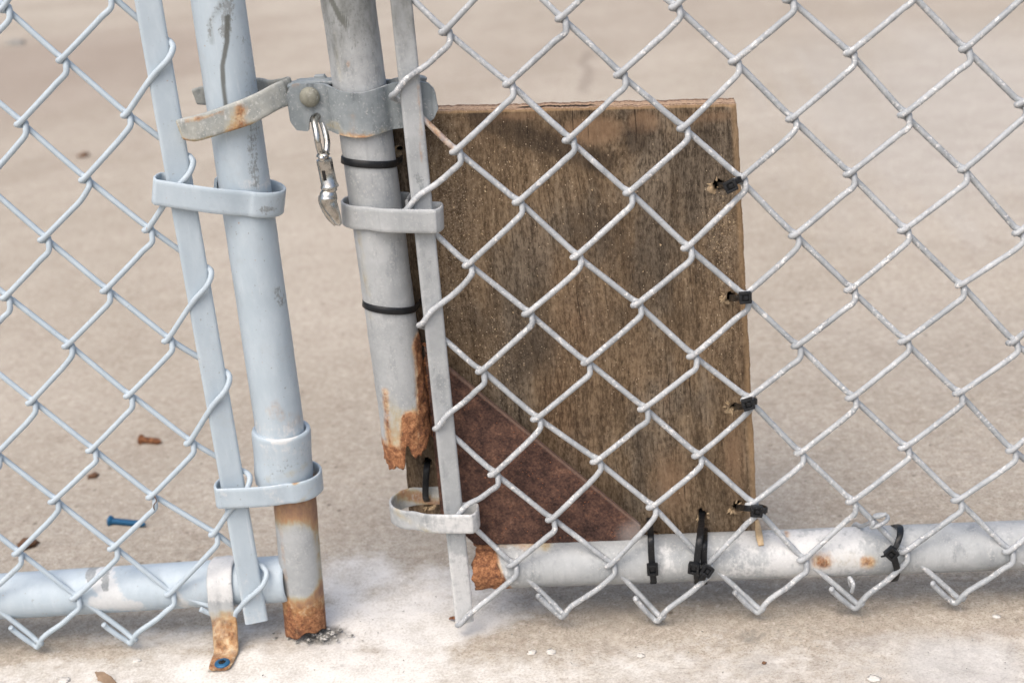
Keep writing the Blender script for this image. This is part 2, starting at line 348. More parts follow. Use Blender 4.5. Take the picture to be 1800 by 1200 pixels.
def mk():
    n = NT('concrete'); P = n.pos
    big = n.noise(3.2, 5, .6); mid = n.noise(22, 5, .62); gr = n.noise(520, 4, .7); gr2 = n.noise(1300, 3, .6)
    col = n.mix(n.ss(big, .35, .68), (.350, .315, .258), (.430, .392, .330)); col = n.mix(n.ss(mid, .45, .75, 0, .5), col, (.49, .45, .385)); col = n.mix(n.ss(n.noise(30, 6, .7, vec=n.map(loc=(3, 1, 0))), .50, .74, 0, .55), col, (.25, .205, .165)); col = n.mix(n.ss(n.noise(9, 6, .7), .52, .72, 0, .35), col, (.27, .225, .185))
    sand = n.M('ADD', n.M('MULTIPLY', gr, .6), n.M('MULTIPLY', gr2, .4))
    col = n.mix(n.ss(sand, .38, .56, .75, 0), col, n.mix(n.ss(gr, .3, .6), (.13, .10, .075), (.29, .235, .185)))
    col = n.mix(n.ss(n.noise(190, 3), .56, .72, 0, .55), col, (.56, .50, .44))
    spk2 = n.noise(125, 5, .75); col = n.mix(n.ss(spk2, .50, .64, 0, .46), col, (.235, .190, .150)); col = n.mix(n.ss(spk2, .50, .34, 0, .30), col, (.60, .55, .475)); col = n.mix(n.ss(n.noise(48, 4, .7, vec=n.map(loc=(9, 2, 0))), .54, .70, 0, .25), col, (.25, .205, .165)); vc = n.vor(150, out='Color'); vd = n.vor(150)
    col = n.mix(n.M('MULTIPLY', n.ss(vc, .86, .95), n.ss(vd, .35, .15, 0, .7) if False else n.ss(vd, .2, .42, .8, 0)), col, (.11, .085, .065))
    col = n.mix(n.ss(n.att('brown'), 0, 1, 0, .55), col, (.24, .19, .155))
    col = n.mix(n.ss(n.att('blue'), 0, 1, 0, .55), col, n.mix(mid, (.37, .38, .39), (.52, .53, .54)))
    wv = n.ss(n.M('ADD', n.att('white'), n.M('MULTIPLY', n.M('SUBTRACT', n.noise(75, 6, .7), .5), 1.1)), .12, .80)
    wv = n.M('MULTIPLY', wv, n.ss(n.att('white'), .02, .2))
    col = n.mix(n.M('MULTIPLY', wv, .93), col, n.mix(n.ss(n.M('ADD', n.M('MULTIPLY', gr, .5), n.M('MULTIPLY', mid, .5)), .38, .56), (.47, .45, .41), (.66, .65, .62)))
    dk = n.ss(n.M('ADD', n.att('dark'), n.M('MULTIPLY', n.M('SUBTRACT', n.noise(150, 6, .7), .5), 1.4)), .25, 1.0); dk = n.M('MULTIPLY', dk, n.ss(n.att('dark'), .02, .2))
    col = n.mix(n.M('MULTIPLY', dk, .8), col, (.13, .125, .115))
    cx = ung(1030, 130); y_ = n.xyz(1); xw = n.M('ADD', n.xyz(0), n.M('MULTIPLY', n.M('SUBTRACT', n.noise(5, 3), .5), .10)); ck = n.M('MULTIPLY', n.ss(n.M('ABSOLUTE', n.M('SUBTRACT', xw, float(cx[0]))), .004, .022, 1, 0), n.M('MULTIPLY', n.ss(y_, float(ung(1030, 175)[1]), float(ung(1030, 150)[1])), n.ss(y_, float(ung(1030, 100)[1]), float(ung(1030, 85)[1]), 1, 0)))
    col = n.mix(n.M('MULTIPLY', ck, .38), col, (.15, .12, .10))
    bm_ = n.bump(gr, .35, .0008); bm_ = n.bump(n.noise(60, 5, .6), .4, .003, bm_)
    return n.out(col, .93, 0, bm_, .25)
ground = mesh('ground', G, F, mk(), attrs=dict(white=white, dark=dark, blue=blue, brown=brown)); tag(ground, kind='structure')

# ------------------------------------------------------------------ chain-link cloth
PW = .0362
KR = [(0,1,783,55),(0,3,985,33),(0,5,1187,12),(1,2,893,148),(1,4,1090,130),(1,6,1290,108),(1,8,1493,93),(1,10,1697,85),(2,1,802,265),(2,3,1000,245),(2,5,1200,225),(2,7,1392,208),(2,9,1590,200),
(3,2,910,355),(3,4,1105,338),(3,6,1300,315),(3,8,1493,305),(3,10,1693,298),(4,1,823,465),(4,3,1013,450),(4,5,1207,435),(4,7,1397,413),(4,9,1590,403),(4,11,1790,408),(5,2,928,550),(5,4,1118,535),(5,6,1307,520),(5,8,1495,508),(5,10,1688,500),
(6,1,845,652),(6,3,1030,637),(6,5,1217,625),(6,7,1400,607),(6,9,1590,598),(6,11,1780,600),(7,2,943,735),(7,4,1130,718),(7,6,1313,700),(7,8,1497,698),(7,10,1685,690),(8,1,868,832),(8,3,1047,810),(8,5,1225,800),(8,7,1405,795),(8,9,1590,785),(8,11,1778,790),
(9,2,968,912),(9,4,1145,890),(9,6,1320,885),(9,8,1497,880),(9,10,1683,877),(10,1,900,992),(10,3,1072,992),(10,5,1243,990),(10,7,1410,983),(10,9,1588,968),(10,11,1773,967),
(11,2,990,1078),(11,4,1160,1084),(11,6,1335,1070),(11,8,1508,1062),(11,10,1683,1053),(1,0,694,165),(3,0,715,368),(5,0,742,567),(7,0,769,749),(9,0,800,905),(11,0,806,1094),(-1,0,672,-50)]
KL = [(0,0,8,15),(1,1,110,105),(2,2,222,202),(2,0,37,217),(3,1,150,315),(4,2,260,403),(4,0,78,420),(5,1,187,510),(5,-1,10,523),(6,0,120,607),(6,2,295,597),(7,1,227,695),(7,-1,55,707),(8,0,162,790),(8,2,333,777),(9,-1,95,880),(9,1,267,872),
(10,-2,30,972),(10,0,200,962),(10,2,375,938),(11,-1,132,1050),(11,1,300,1042),(12,-2,67,1131),(12,0,232,1124),(12,2,408,1082),
(1,3,303,88),(3,3,338,290),(5,3,370,485),(7,3,402,668),(9,3,437,845),(11,3,467,1012),(-1,3,276,-110)]
def cloth(Ks, ox, oz, W, H, j0, j1, rtop, rbot, edge_col, edge_side, r=.0021, seed=0, rn=.16):
    D = {}
    for rr, c, px, py in Ks: p = un(px, py, 0); D[(rr, c)] = np.array([p[0], 0, p[2]])
    rnd = random.Random(seed); J = {}
    def K(rr, c):
        if (rr, c) in D: return D[(rr, c)]
        if (rr, c) not in J: J[(rr, c)] = np.array([ox+W*c+rnd.gauss(0, .0007), 0, oz-H*rr+rnd.gauss(0, .0007)])
        return J[(rr, c)]
    parts = []; e = .0025; d = .0025
    par = (Ks[0][0]+Ks[0][1]) % 2
    for j in range(j0, j1):
        pts = []; rr = rtop
        if (rr+j) % 2 != par: rr += 1
        # rows alternate: left knot when (row+j) has the cloth's parity, else right knot
        for row in range(rr, rbot+1):
            left = (row+j) % 2 == par; col = j if left else j+1; k = K(row, col)
            bar = col == edge_col and ((edge_side < 0 and left) or (edge_side > 0 and not left))
            last = row == rbot
            jt = lambda s=.0004: rnd.gauss(0, s)
            nb = K(row-1, j+1 if left else j); up = (nb-k); up /= np.linalg.norm(up)
            nx_ = K(row+1, j+1 if left else j) if not last else k*2-nb; dn = nx_-k; dn /= np.linalg.norm(dn)
            if bar:
                D5 = .0052
                if left:
                    q = [k+up*.014+[0, -D5, 0], k+up*.003+[0, -D5-.0006, 0], k+[-.0015, -.0015, -.001], k+[.0005, D5*.8, -.004], k+dn*.014+[0, D5, 0]]
                else:
                    q = [k+up*.026+[-.001, D5, 0], k+up*.009+[.0, D5, .001], k+[-.001, .0025, .0045], k+[.0008, -.001, .001], k+dn*.006+[.0012, -D5, -.0015], k+dn*.022+[0, -D5, 0]]
                if last: q = q[:4]+[q[3]+np.array([.001, 0, -.012])] if not left else q[:3]+[k+[.004, .003, -.0006]]
            elif last:
                if left:          # comes down in front, folds round the tip and runs back up along its neighbour
                    u2 = K(row-1, j-1)-k; u2 = u2/np.linalg.norm(u2)
                    q = [k+up*.012+[0, -d, 0], k+up*.004+[0, -d*.8, 0], k+[-.0010, 0, -.0030], k+u2*.005+[-.0012, d*.7, -.0052], k+u2*.013+[-.0010, d*.2, -.0054], k+u2*(.022+jt(.002))+[-.0006, -.0005, -.0047+jt(.0003)], k+u2*(.026+jt(.001))+[0, -.002, -.0034]]
                else:
                    q = [k+up*.012+[0, d, 0], k+up*.004+[0, d*.7, 0], k+[.002, -.0005, -.0002], k+[.0032, -d*.9, .003]]
            elif left:
                q = [k+up*.0028+[0, -d, 0], k+[-e, -.0006, -.0004], k+dn*.003+[-.0004, d, 0], k+dn*.010+[0, d, 0]]
            else:
                q = [k+up*.010+[0, d, 0], k+up*.003+[.0004, d, 0], k+[e*.95, .0008, .0002], k+[e*1.12, -d*.6, -.0036], k+[e*.80+jt(.0002), -d, -.0080+jt(.0006)], (k+[e*.7, -d, -.0085])*.83+(nx_+[0, -d, 0])*.17, (k+[e*.7, -d, -.0085])*.6+(nx_+[0, -d, 0])*.4]
            q = [np.array(v)+[0, 0, 0] for v in q]
            if pts and not (bar or last):
                pass
            pts += q
        path = catmull(pts, 4)
        path = np.array(path); s = np.arange(len(path)); bow = (vnoise(path, 9, seed+j, 1)-.5)*.0016; path[:, 0] += bow; path[:, 2] += bow*.5
        parts.append(sweep(path, r, 8, rnoise=rn, seed=seed+j))
    return merge(parts)

# ================================================================== LEFT PANEL
Yp = .018
LB = un(250, 1000, 0)
left = thing('fence_panel', (-.25, Yp, 0), 'pale blue painted chain link panel at the left, with post and bottom rail', 'fence')
V, F = cloth(KL, -.37021, .48780, PW*1.0057, PW*1.0983, -22, 3, -6, 12, 3, 1, r=.00205, seed=11, rn=.05)
o = mesh('chain_link_mesh', V, F, M_PAINT, left)
setattr_(o, chip=lambda P: np.clip(.33*sstep(vnoise(P, 45, 2, 3), .6, .75), 0, 1), crust=lambda P: .40*sstep(vnoise(P, 30, 9, 3), .55, .75)*sstep(-P[:, 2], -.16, -.02))
# upper post
a = un(400, 100, Yp); b = un(488.5, 700, Yp); A = (a-b)/np.linalg.norm(a-b)
ptop = a+A*.36; pbot = un(494, 765, Yp)
V, F = pipe(pbot, ptop, .0176, seg=72, step=.0018); o = mesh('post', V, F, M_PAINT, left)
vein = [pxz(395, -30, 0), pxz(402, 20, 0), pxz(400, 70, 0), pxz(393, 110, 0), pxz(393, 150, 0), pxz(397, 185, 0)]
def front(P, Yc=Yp): return (P[:, 1] < Yc).astype(float)
def xz(P): return P[:, [0, 2]]
def line(P, pts, r, soft=.5): return 1-sstep(polydist(xz(P), pts)/r, 1-soft, 1+soft)
setattr_(o, dirt=lambda P: front(P)*np.maximum(line(P, [pxz(398, 30, 0), pxz(398, 75, 0), pxz(391, 115, 0), pxz(392, 150, 0), pxz(397, 190, 0)], .0016, .9), .45*line(P, [pxz(372, 75, 0), pxz(368, 40, 0), pxz(385, 15, 0), pxz(398, -20, 0)], .003, .9)),
         chip=lambda P: front(P)*np.maximum.reduce([.55*line(P, [pxz(400, -40, 0), pxz(398, 20, 0), pxz(393, 60, 0)], .005, .9), .45*line(P, [pxz(368, 70, 0), pxz(368, 38, 0), pxz(385, 12, 0)], .003, .9), .36*line(P, [pxz(420, 60, 0), pxz(430, 130, 0), pxz(436, 200, 0), pxz(441, 250, 0), pxz(445, 325, 0)], .005, .9),
              .50*line(P, [pxz(441, 230, 0), pxz(440, 270, 0), pxz(447, 330, 0)], .0042, .9), .50*line(P, [pxz(482, 515, 0), pxz(489, 543, 0)], .0032, .9), .20*line(P, [pxz(455, 405, 0), pxz(478, 700, 0)], .004, .9)]),
         stain=lambda P: front(P)*.22*line(P, [pxz(480, 715, 0), pxz(495, 735, 0)], .010, .9),
         rust=lambda P: front(P)*.30*line(P, [pxz(483, 722, 0), pxz(510, 745, 0)], .007, .9),
         crust=lambda P: front(P)*np.maximum(.55*line(P, [pxz(430, 325, 0), pxz(475, 330, 0)], .006, .8), .5*line(P, [pxz(455, 760, 0), pxz(530, 760, 0)], .010, .9)))
# sleeve at its foot
s0 = un(500, 843, Yp); s1 = un(494, 752, Yp); AX = (s1-s0)/np.linalg.norm(s1-s0)
prof = []
def tube_lathe(p0, p1, Ro, Ri, lip, seg=72):
    L = np.linalg.norm(np.array(p1)-p0); pr = [(0.0, Ri), (0, Ro-.0006), (.0006, Ro)]+[(L*t, Ro+.0002*math.sin(9*t)) for t in np.linspace(.05, .95, 26)]+[(L-lip, Ro), (L-.0005, Ro-.0003), (L, Ro-.0012), (L-.0006, Ri), (L-.004, Ri-.0006), (0, Ri-.0006)]
    return lathe(pr, p0, np.array(p1)-p0, seg)
V, F = tube_lathe(s0, s1, .0212, .0180, .0015); o = mesh('post_sleeve', V, F, M_PAINT, left, sharp=50)
setattr_(o, crust=lambda P: front(P)*np.maximum(.75*line(P, [pxz(447, 757, 0), pxz(495, 775, 0), pxz(541, 757, 0)], .003, .8), .42*line(P, [pxz(470, 790, 0), pxz(530, 800, 0)], .012, .9)),
         stain=lambda P: front(P)*.36*line(P, [pxz(470, 840, 0), pxz(552, 822, 0)], .004, .9), chip=lambda P: front(P)*.34*line(P, [pxz(480, 830, 0), pxz(540, 800, 0)], .012, .9))
# stub in the ground
t1 = un(515, 838, Yp); t0 = un(537, 1098, Yp); t0 = t0+(t0-t1)/np.linalg.norm(t0-t1)*.004
V, F = pipe(t0, t1, .0158, seg=96, step=.0012, bot=lambda a: .001+.0018*math.sin(a*3+1)+.0012*math.sin(a*7)+.005*max(0, math.cos(a-.9))**3, dent=.0003)
o = mesh('post_stub', V, F, M_GALV, left)
def zof(px, py, Y=0): return un(px, py, Y)[2]
setattr_(o, rust=lambda P: np.maximum(sstep(P[:, 2], zof(520, 915), zof(520, 850))*.7, sstep(-P[:, 2], -zof(535, 1040), -zof(535, 1100))*.85)+.25*line(P, [pxz(487, 900, 0), pxz(508, 1100, 0)], .002)+.35*line(P, [pxz(556, 900, 0), pxz(575, 1100, 0)], .002),
         stain=lambda P: np.maximum(sstep(P[:, 2], zof(520, 975), zof(520, 868))*1.05, sstep(-P[:, 2], -zof(535, 1030), -zof(535, 1080))*1.05)+.45*line(P, [pxz(550, 900, 0), pxz(560, 1050, 0)], .004, .9),
         crust=lambda P: .34*line(P, [pxz(515, 960, 0), pxz(520, 1030, 0)], .009, .9))
# bottom rail of the left panel
r0 = un(-40, 1050, Yp); r1 = un(507, 1016, Yp); A = (r0-r1)/np.linalg.norm(r0-r1)
V, F = pipe(r0+A*.85, r1, .0176, seg=56, step=.003); o = mesh('bottom_rail', V, F, M_PAINT, left)
setattr_(o, crust=lambda P: front(P, 9)*np.maximum.reduce([1.1*line(P, [pxz(150, 1010, 0), pxz(200, 1050, 0)], .008, .9), .9*line(P, [pxz(170, 1060, 0), pxz(240, 1068, 0)], .007, .9), .3*line(P, [pxz(40, 1080, 0), pxz(360, 1060, 0)], .006, .9), .25*sstep(vnoise(P, 14, 3, 3), .5, .7), .6*line(P, [pxz(310, 1050, 0), pxz(330, 1075, 0)], .006)]),
         chip=lambda P: np.maximum(.8*line(P, [pxz(150, 1008, .01), pxz(158, 1022, .005)], .003), .7*line(P, [pxz(181, 1006, .01), pxz(186, 1030, .005)], .0035)), stain=lambda P: .4*line(P, [pxz(310, 1050, 0), pxz(335, 1080, 0)], .005, .9))
# tension bar
def bar(p0, p1, wid, th, mat, parent, tw=0, tip=0):
    p0 = np.array(p0); p1 = np.array(p1); A = p1-p0; L = np.linalg.norm(A); A /= L
    n = int(L/.003); X = np.array([1., 0, 0])-A*A[0]; X /= np.linalg.norm(X); Yv = np.cross(A, X); 
    path = [p0+A*L*i/n for i in range(n+1)]
    ws = []
    for i in range(n+1):
        a = tw; ws.append((X*math.cos(a)+Yv*math.sin(a))*wid*(1-(tip*max(0, 1-i/6.))))
    V, F = strap(path, ws, th, nz=6, bev=.22); return mesh('tension_bar', V, F, mat, parent, sharp=60)
q0 = un(451, 1091, 0); q1 = un(262, 10, 0); A = (q1-q0)/np.linalg.norm(q1-q0)
o = bar(q0, q1+A*.34, .0172, .0055, M_PAINT, left, tw=.30)
setattr_(o, chip=lambda P: np.maximum.reduce([.40*line(P, [pxz(292, 55, 0), pxz(312, 200, 0), pxz(324, 260, 0)], .0011, .6), .35*line(P, [pxz(300, 218, 0), pxz(305, 212, 0)], .003, .9), .3*line(P, [pxz(268, 100, 0), pxz(290, 300, 0)], .001)]),
         crust=lambda P: .45*sstep(-P[:, 2], -zof(420, 890), -zof(450, 1090)))
# tension bands
def band(parent, mat, bx, bw, px, R, zl, zr, h, side, gap=0, attrs=None, th=.0020, tail=True, Yb=-.001, yb=None, zt=0, open_back=False, tailx=None):
    """bx: bar centre x; px: pipe centre x; side: +1 pipe right of bar, -1 pipe left of bar"""
    Yc = Yp if yb is None else yb; fr = -.0098; hw = bw/2+.0035
    pts = []
    sg = side
    bxo = bx-sg*hw
    # behind the bar -> round its outer edge -> front
    pts += [(bx+sg*hw*.2, .0098), (bxo+sg*.002, .0092), (bxo-sg*.0006, .005), (bxo-sg*.0008, -.003), (bxo+sg*.0018, fr+.0008), (bxo+sg*.006, fr)]
    yf = min(fr+.006, Yc-R-.0015)
    pts += [((bx+sg*hw+px)/2, (fr+yf)/2-.0005)]
    c = px+sg*gap; Rr = R+.0016
    for k in range(0, 13):
        a = -math.pi/2+math.pi*k/12
        pts.append((c+sg*Rr*math.cos(a)*(1+gap/Rr*.3), Yc+Rr*math.sin(a)))
    if tail:
        tx = tailx if tailx is not None else px-sg*(R*1.05)
        pts += [(px-sg*R*.3, Yc+Rr-.0002), (tx, Yc+Rr-.002), (tx-sg*.0015, Yc+Rr*.35), (tx-sg*.0015, Yc-Rr*.1)]
    xs = [p[0] for p in pts]; xl, xr = min(bxo, px+sg*Rr), max(bxo, px+sg*Rr)
    P3 = [(x, y, zl+(zr-zl)*(x-xl)/(xr-xl)+zt*(y-Yc)) for x, y in pts]
    path = catmull(P3, 5)
    tilt = np.array([-(zr-zl)/(xr-xl), -zt, 1.]); tilt /= np.linalg.norm(tilt)
    V, F = strap(path, tilt*h, th, nz=6, bev=.35)
    o = mesh('tension_band', V, F, mat, parent, sharp=60); return o
def xat(px, py, Y=0): return un(px, py, Y)[0]
o = band(left, M_PAINT, xat(307, 335), .0172, xat(432, 350, Yp), .0176, un(277, 335, -.008)[2], un(488, 352, 0)[2]-.004, .0178, 1, gap=.005, zt=0)
setattr_(o, chip=lambda P: .38*line(P, [pxz(465, 368, 0), pxz(490, 355, 0)], .004, .9)+.3*line(P, [pxz(300, 350, 0), pxz(480, 375, 0)], .002), crust=lambda P: .3*sstep(vnoise(P, 60, 4, 2), .5, .7))
o = band(left, M_PAINT, xat(413, 872), .0165, xat(513, 865, Yp), .0195, un(382, 875, -.008)[2]+.0005, un(556, 852, 0)[2]-.005, .0160, 1, gap=.0015)
setattr_(o, stain=lambda P: .8*line(P, [pxz(520, 842, 0), pxz(556, 815, 0)], .0032, .9)+.4*line(P, [pxz(520, 890, 0), pxz(550, 860, 0)], .003, .9), crust=lambda P: .5*sstep(vnoise(P, 50, 14, 3), .4, .7))
# small tab of old strap behind the lower sleeve
# ================================================================== GATE (right)
gate = thing('gate', (-.15, Yp, 0), 'bare galvanised chain link gate on the right with rusted through corner post', 'gate')
V, F = cloth(KR, -.11617, .44908, PW, PW*1.0858, 0, 28, -6, 11, 0, -1, r=.00208, seed=5, rn=.24)
o = mesh('chain_link_mesh', V, F, M_GALV_WIRE, gate)
setattr_(o, rust=lambda P: np.maximum(.42*line(P, [pxz(745, 205, 0), pxz(790, 255, 0)], .004, .6), .0), crust=lambda P: .26*sstep(vnoise(P, 35, 21, 3), .45, .7)+.04)
a = un(625, 100, Yp); b = un(698, 640, Yp); A = (a-b)/np.linalg.norm(a-b); ptop = a+A*.36; pb = un(719, 792, Yp)
zb = lambda px, py: np.dot(un(px, py, 0)-np.array(pb), A)
h0 = zb(700, 826); SEG = 96
def botf(a):      # angle 0 faces the viewer, +90 deg towards +x or -x depending on frame
    d = (math.degrees(a)+180) % 360-180    # B = A x N: A up, N toward viewer(-y) -> B = +x
    key = [(-180, .012), (-90, .004), (-70, -.004), (-50, -.0075), (-30, -.006), (-10, -.006), (-2, -.002), (4, .010), (10, .013), (15, .004), (30, .002), (45, .003), (55, .009), (75, .014), (90, .012), (130, .030), (180, .012)]
    v = np.interp(d, [k[0] for k in key], [k[1] for k in key])
    return v+.0012*math.sin(d*.19)+.0010*math.sin(d*.43+1)+.0004*math.sin(d*1.3)
V, F = pipe(pb, ptop, .0177, seg=SEG, step=.0016, bot=botf, dent=.0004, seed=3)
V = np.array(V); 
rz0, rz1 = zof(700, 700), zof(700, 790)
def rustpost(P):
    d1 = sstep(-P[:, 2], -zof(700, 765), -zof(700, 800))*.9
    d2 = sstep(-polydist(xz(P), [pxz(752, 615, 0), pxz(758, 660, 0), pxz(760, 720, 0), pxz(762, 790, 0)]), -.0150, -.007)
    d3 = .95*line(P, [pxz(722, 740, 0), pxz(718, 800, 0)], .007, .6); d4 = .5*line(P, [pxz(676, 690, 0), pxz(681, 780, 0)], .003, .9)
    return np.maximum.reduce([d1, d2*1.1, d3, d4])
rn = rustpost(V); nv = vnoise(V, 190, 6, 4)-.5
axp = np.array(pb)+A*((V-pb)@A)[:, None]; rad = V-axp; rad /= np.linalg.norm(rad, axis=1)[:, None]
V = V+rad*((nv*.0045+.0008)*np.clip(rn, 0, 1)*(V[:, 2] < zof(700, 600)))[:, None]
o = mesh('post', V, F, M_GALV, gate)
setattr_(o, rust=lambda P: rustpost(P)*(P[:, 2] < zof(700, 560))+.35*line(P, [pxz(612, 112, 0), pxz(612, 114, 0)], .0016),
         stain=lambda P: .35*line(P, [pxz(683, 700, 0), pxz(684, 790, 0)], .006, .9)+.45*line(P, [pxz(720, 730, 0), pxz(712, 770, 0)], .010, .9)+.35*line(P, [pxz(625, 385, 0), pxz(650, 560, 0)], .0035, .9)+.3*line(P, [pxz(585, 60, 0), pxz(600, 140, 0)], .0035, .9),
         chip=lambda P: np.maximum(.42*sstep(P[:, 2], zof(640, 230), zof(620, 30))*sstep(vnoise(P, (90, 90, 40), 4, 3), .38, .6), .8*line(P, [pxz(580, -5, 0), pxz(598, 30, 0), pxz(612, 45, 0)], .0012)),
         dirt=lambda P: .62*sstep(P[:, 2], zof(640, 260), zof(620, 0))+.6*line(P, [pxz(578, -5, 0), pxz(596, 30, 0), pxz(608, 44, 0)], .0012))
# tension bar
q0 = un(817, 1092, 0); q1 = un(706, 10, 0); qm = un(772, 640, 0); A = (q1-q0)/np.linalg.norm(q1-q0)
o = bar(q0, q1+A*.34, .0138, .0042, M_GALV, gate, tw=.28)
setattr_(o, rust=lambda P: .34*line(P, [pxz(735, 150, 0), pxz(742, 280, 0)], .0012, .6), dirt=lambda P: .62*sstep(P[:, 2], zof(700, 240), zof(700, -10)),
         chip=lambda P: .5*line(P, [pxz(735, 308, 0), pxz(742, 325, 0)], .004, .8)+.38*sstep(P[:, 2], zof(700, 120), zof(700, -20)), crust=lambda P: .12+.6*sstep(-P[:, 2], -zof(800, 930), -zof(810, 1000)))
o = band(gate, M_GALV, xat(745, 385), .0158, xat(657, 380, Yp), .0177, un(614, 372, 0)[2]-.004, un(768, 388, -.008)[2], .0165, -1, gap=.001, tailx=xat(706, 350, .02)+.002)
setattr_(o, crust=lambda P: .16+.25*sstep(vnoise(P, 40, 4, 3), .45, .65), stain=lambda P: .3*line(P, [pxz(612, 355, 0), pxz(640, 395, 0)], .002, .9))
o = band(gate, M_GALV, xat(812, 915), .0150, xat(738, 900, Yp), .0185, un(692, 900, 0)[2]-.006, un(840, 918, -.008)[2], .0150, -1, gap=.0005, tailx=xat(781, 880, .025))
setattr_(o, crust=lambda P: .35+.3*sstep(P[:, 0], xat(730, 900), xat(800, 900)), stain=lambda P: .42*line(P, [pxz(692, 870, 0), pxz(700, 905, 0), pxz(770, 930, 0)], .0045, .9)+.3*(P[:, 1] > .02), rust=lambda P: .30*(P[:, 1] > .012)*line(P, [pxz(780, 850, .03), pxz(782, 900, .02)], .004))
# bottom rail
r0 = un(838, 993, Yp); r1 = un(1800, 957, Yp); A = (r1-r0)/np.linalg.norm(r1-r0)
V, F = pipe(r1+A*.7, r0, .0178, seg=64, step=.0022, seed=9, dent=.0003)
V = np.array(V); nv = vnoise(V, 170, 16, 4)-.5; rr = sstep(-V[:, 0], -xat(905, 990), -xat(850, 990))
V[:, 0] += rr*nv*.010; V[:, 2] += rr*nv*.004; o = mesh('bottom_rail', V, F, M_GALV, gate)
setattr_(o, rust=lambda P: np.maximum.reduce([1.2*sstep(-P[:, 0]-.3*(P[:, 2]-.05), -xat(893, 990), -xat(868, 990)), .62*line(P, [pxz(1440, 985, 0), pxz(1450, 987, 0)], .006, .9), .55*line(P, [pxz(1524, 987, 0), pxz(1527, 988, 0)], .005, .9), .62*line(P, [pxz(850, 948, .015), pxz(940, 950, .015)], .004, .9), .5*line(P, [pxz(1380, 930, .01), pxz(1385, 940, .01)], .003)]),
         stain=lambda P: .7*line(P, [pxz(840, 950, .01), pxz(960, 950, .01)], .007, .9)+.45*line(P, [pxz(1440, 985, 0), pxz(1530, 988, 0)], .009, .9),
         crust=lambda P: .45*sstep(vnoise(P, 22, 33, 4), .42, .66)+.3*sstep(P[:, 0], xat(1000, 990), xat(1100, 990)))
# gusset plate in the corner
gp = [un(744, 607, .017), un(1126, 921, .017), un(1122, 950, .017), un(836, 955, .017), un(775, 900, .017)]
def polygrid(poly, Y, th, step, amp=.0003, seed=0):
    """thin plate of the given x-z outline, gridded"""
    P = np.array([(p[0], p[2]) for p in poly]); lo = P.min(0); hi = P.max(0); nxs = int((hi[0]-lo[0])/step); V = []; F = []; prev = None
    xs = np.linspace(lo[0], hi[0], nxs+1)
    def span(x):
        ys = []
        for a, b in zip(P, np.roll(P, -1, 0)):
            if (a[0]-x)*(b[0]-x) <= 0 and abs(a[0]-b[0]) > 1e-9: ys.append(a[1]+(b[1]-a[1])*(x-a[0])/(b[0]-a[0]))
        return min(ys), max(ys)
    m_ = int((hi[1]-lo[1])/step)
    for sgn in (0, 1):
        for i, x in enumerate(xs):
            z0, z1 = span(min(max(x, lo[0]+1e-6), hi[0]-1e-6))
            for k in range(m_+1): V.append((x, Y+sgn*th, z0+(z1-z0)*k/m_))
    V = np.array(V); jit = (vnoise(V*[1, 0, 1], 120, seed, 3)-.5); V[:, 1] += jit*amp*2; rim = (vnoise(V*[1, 0, 1], 400, seed+1, 2)-.5)*.0006; V[:, 2] += rim
    n = len(xs)*(m_+1); at = lambda i, k, s: s*n+i*(m_+1)+k
    for i in range(len(xs)-1):
        for k in range(m_): F.append((at(i, k, 0), at(i+1, k, 0), at(i+1, k+1, 0), at(i, k+1, 0))); F.append((at(i, k, 1), at(i, k+1, 1), at(i+1, k+1, 1), at(i+1, k, 1)))
        F.append((at(i, 0, 0), at(i, 0, 1), at(i+1, 0, 1), at(i+1, 0, 0))); F.append((at(i, m_, 0), at(i+1, m_, 0), at(i+1, m_, 1), at(i, m_, 1)))
    e = len(xs)-1
    for k in range(m_): F.append((at(0, k, 0), at(0, k+1, 0), at(0, k+1, 1), at(0, k, 1))); F.append((at(e, k, 0), at(e, k, 1), at(e, k+1, 1), at(e, k+1, 0)))
    return V, F
V, F = polygrid(gp, .0155, .0032, .0025); o = mesh('gusset_plate', V, F, M_RUST_PLATE, gate, sharp=50)
hyp = [(gp[0][0], gp[0][2]), (gp[1][0], gp[1][2])]
setattr_(o, edge=lambda P: 1-sstep(polydist(xz(P), hyp), .0006, .0030), grey=lambda P: .9*line(P, [(gp[1][0]-.006, gp[1][2]-.008), (gp[1][0], gp[1][2]-.006)], .011, .9))
# rust shell peeling off the post's side
parts = []
for k, (px, py, L, wd) in enumerate([(742, 604, .045, .004), (748, 640, .050, .006), (754, 690, .034, .007)]):
    p = un(px, py, .020); path = [p+np.array([.003*math.sin(i*1.3+k)+.0010*i*.3, .002*math.cos(i*.9+k), -L*i/8]) for i in range(9)]
    ws = [np.array([wd*(.35+.65*math.sin(math.pi*(i+.6)/9.2)), .001, 0]) for i in range(9)]
    V, F = strap(catmull(path, 3), catmull(ws, 3), .0012, nz=3); V = np.array(V); V += ((vnoise(V, 300, k, 3)-.5)*.003)[:, None]*np.array([1, .5, .3]); parts.append((V.tolist(), F))
V, F = merge(parts); mesh('rust_flakes', V, F, M_RUST, gate)

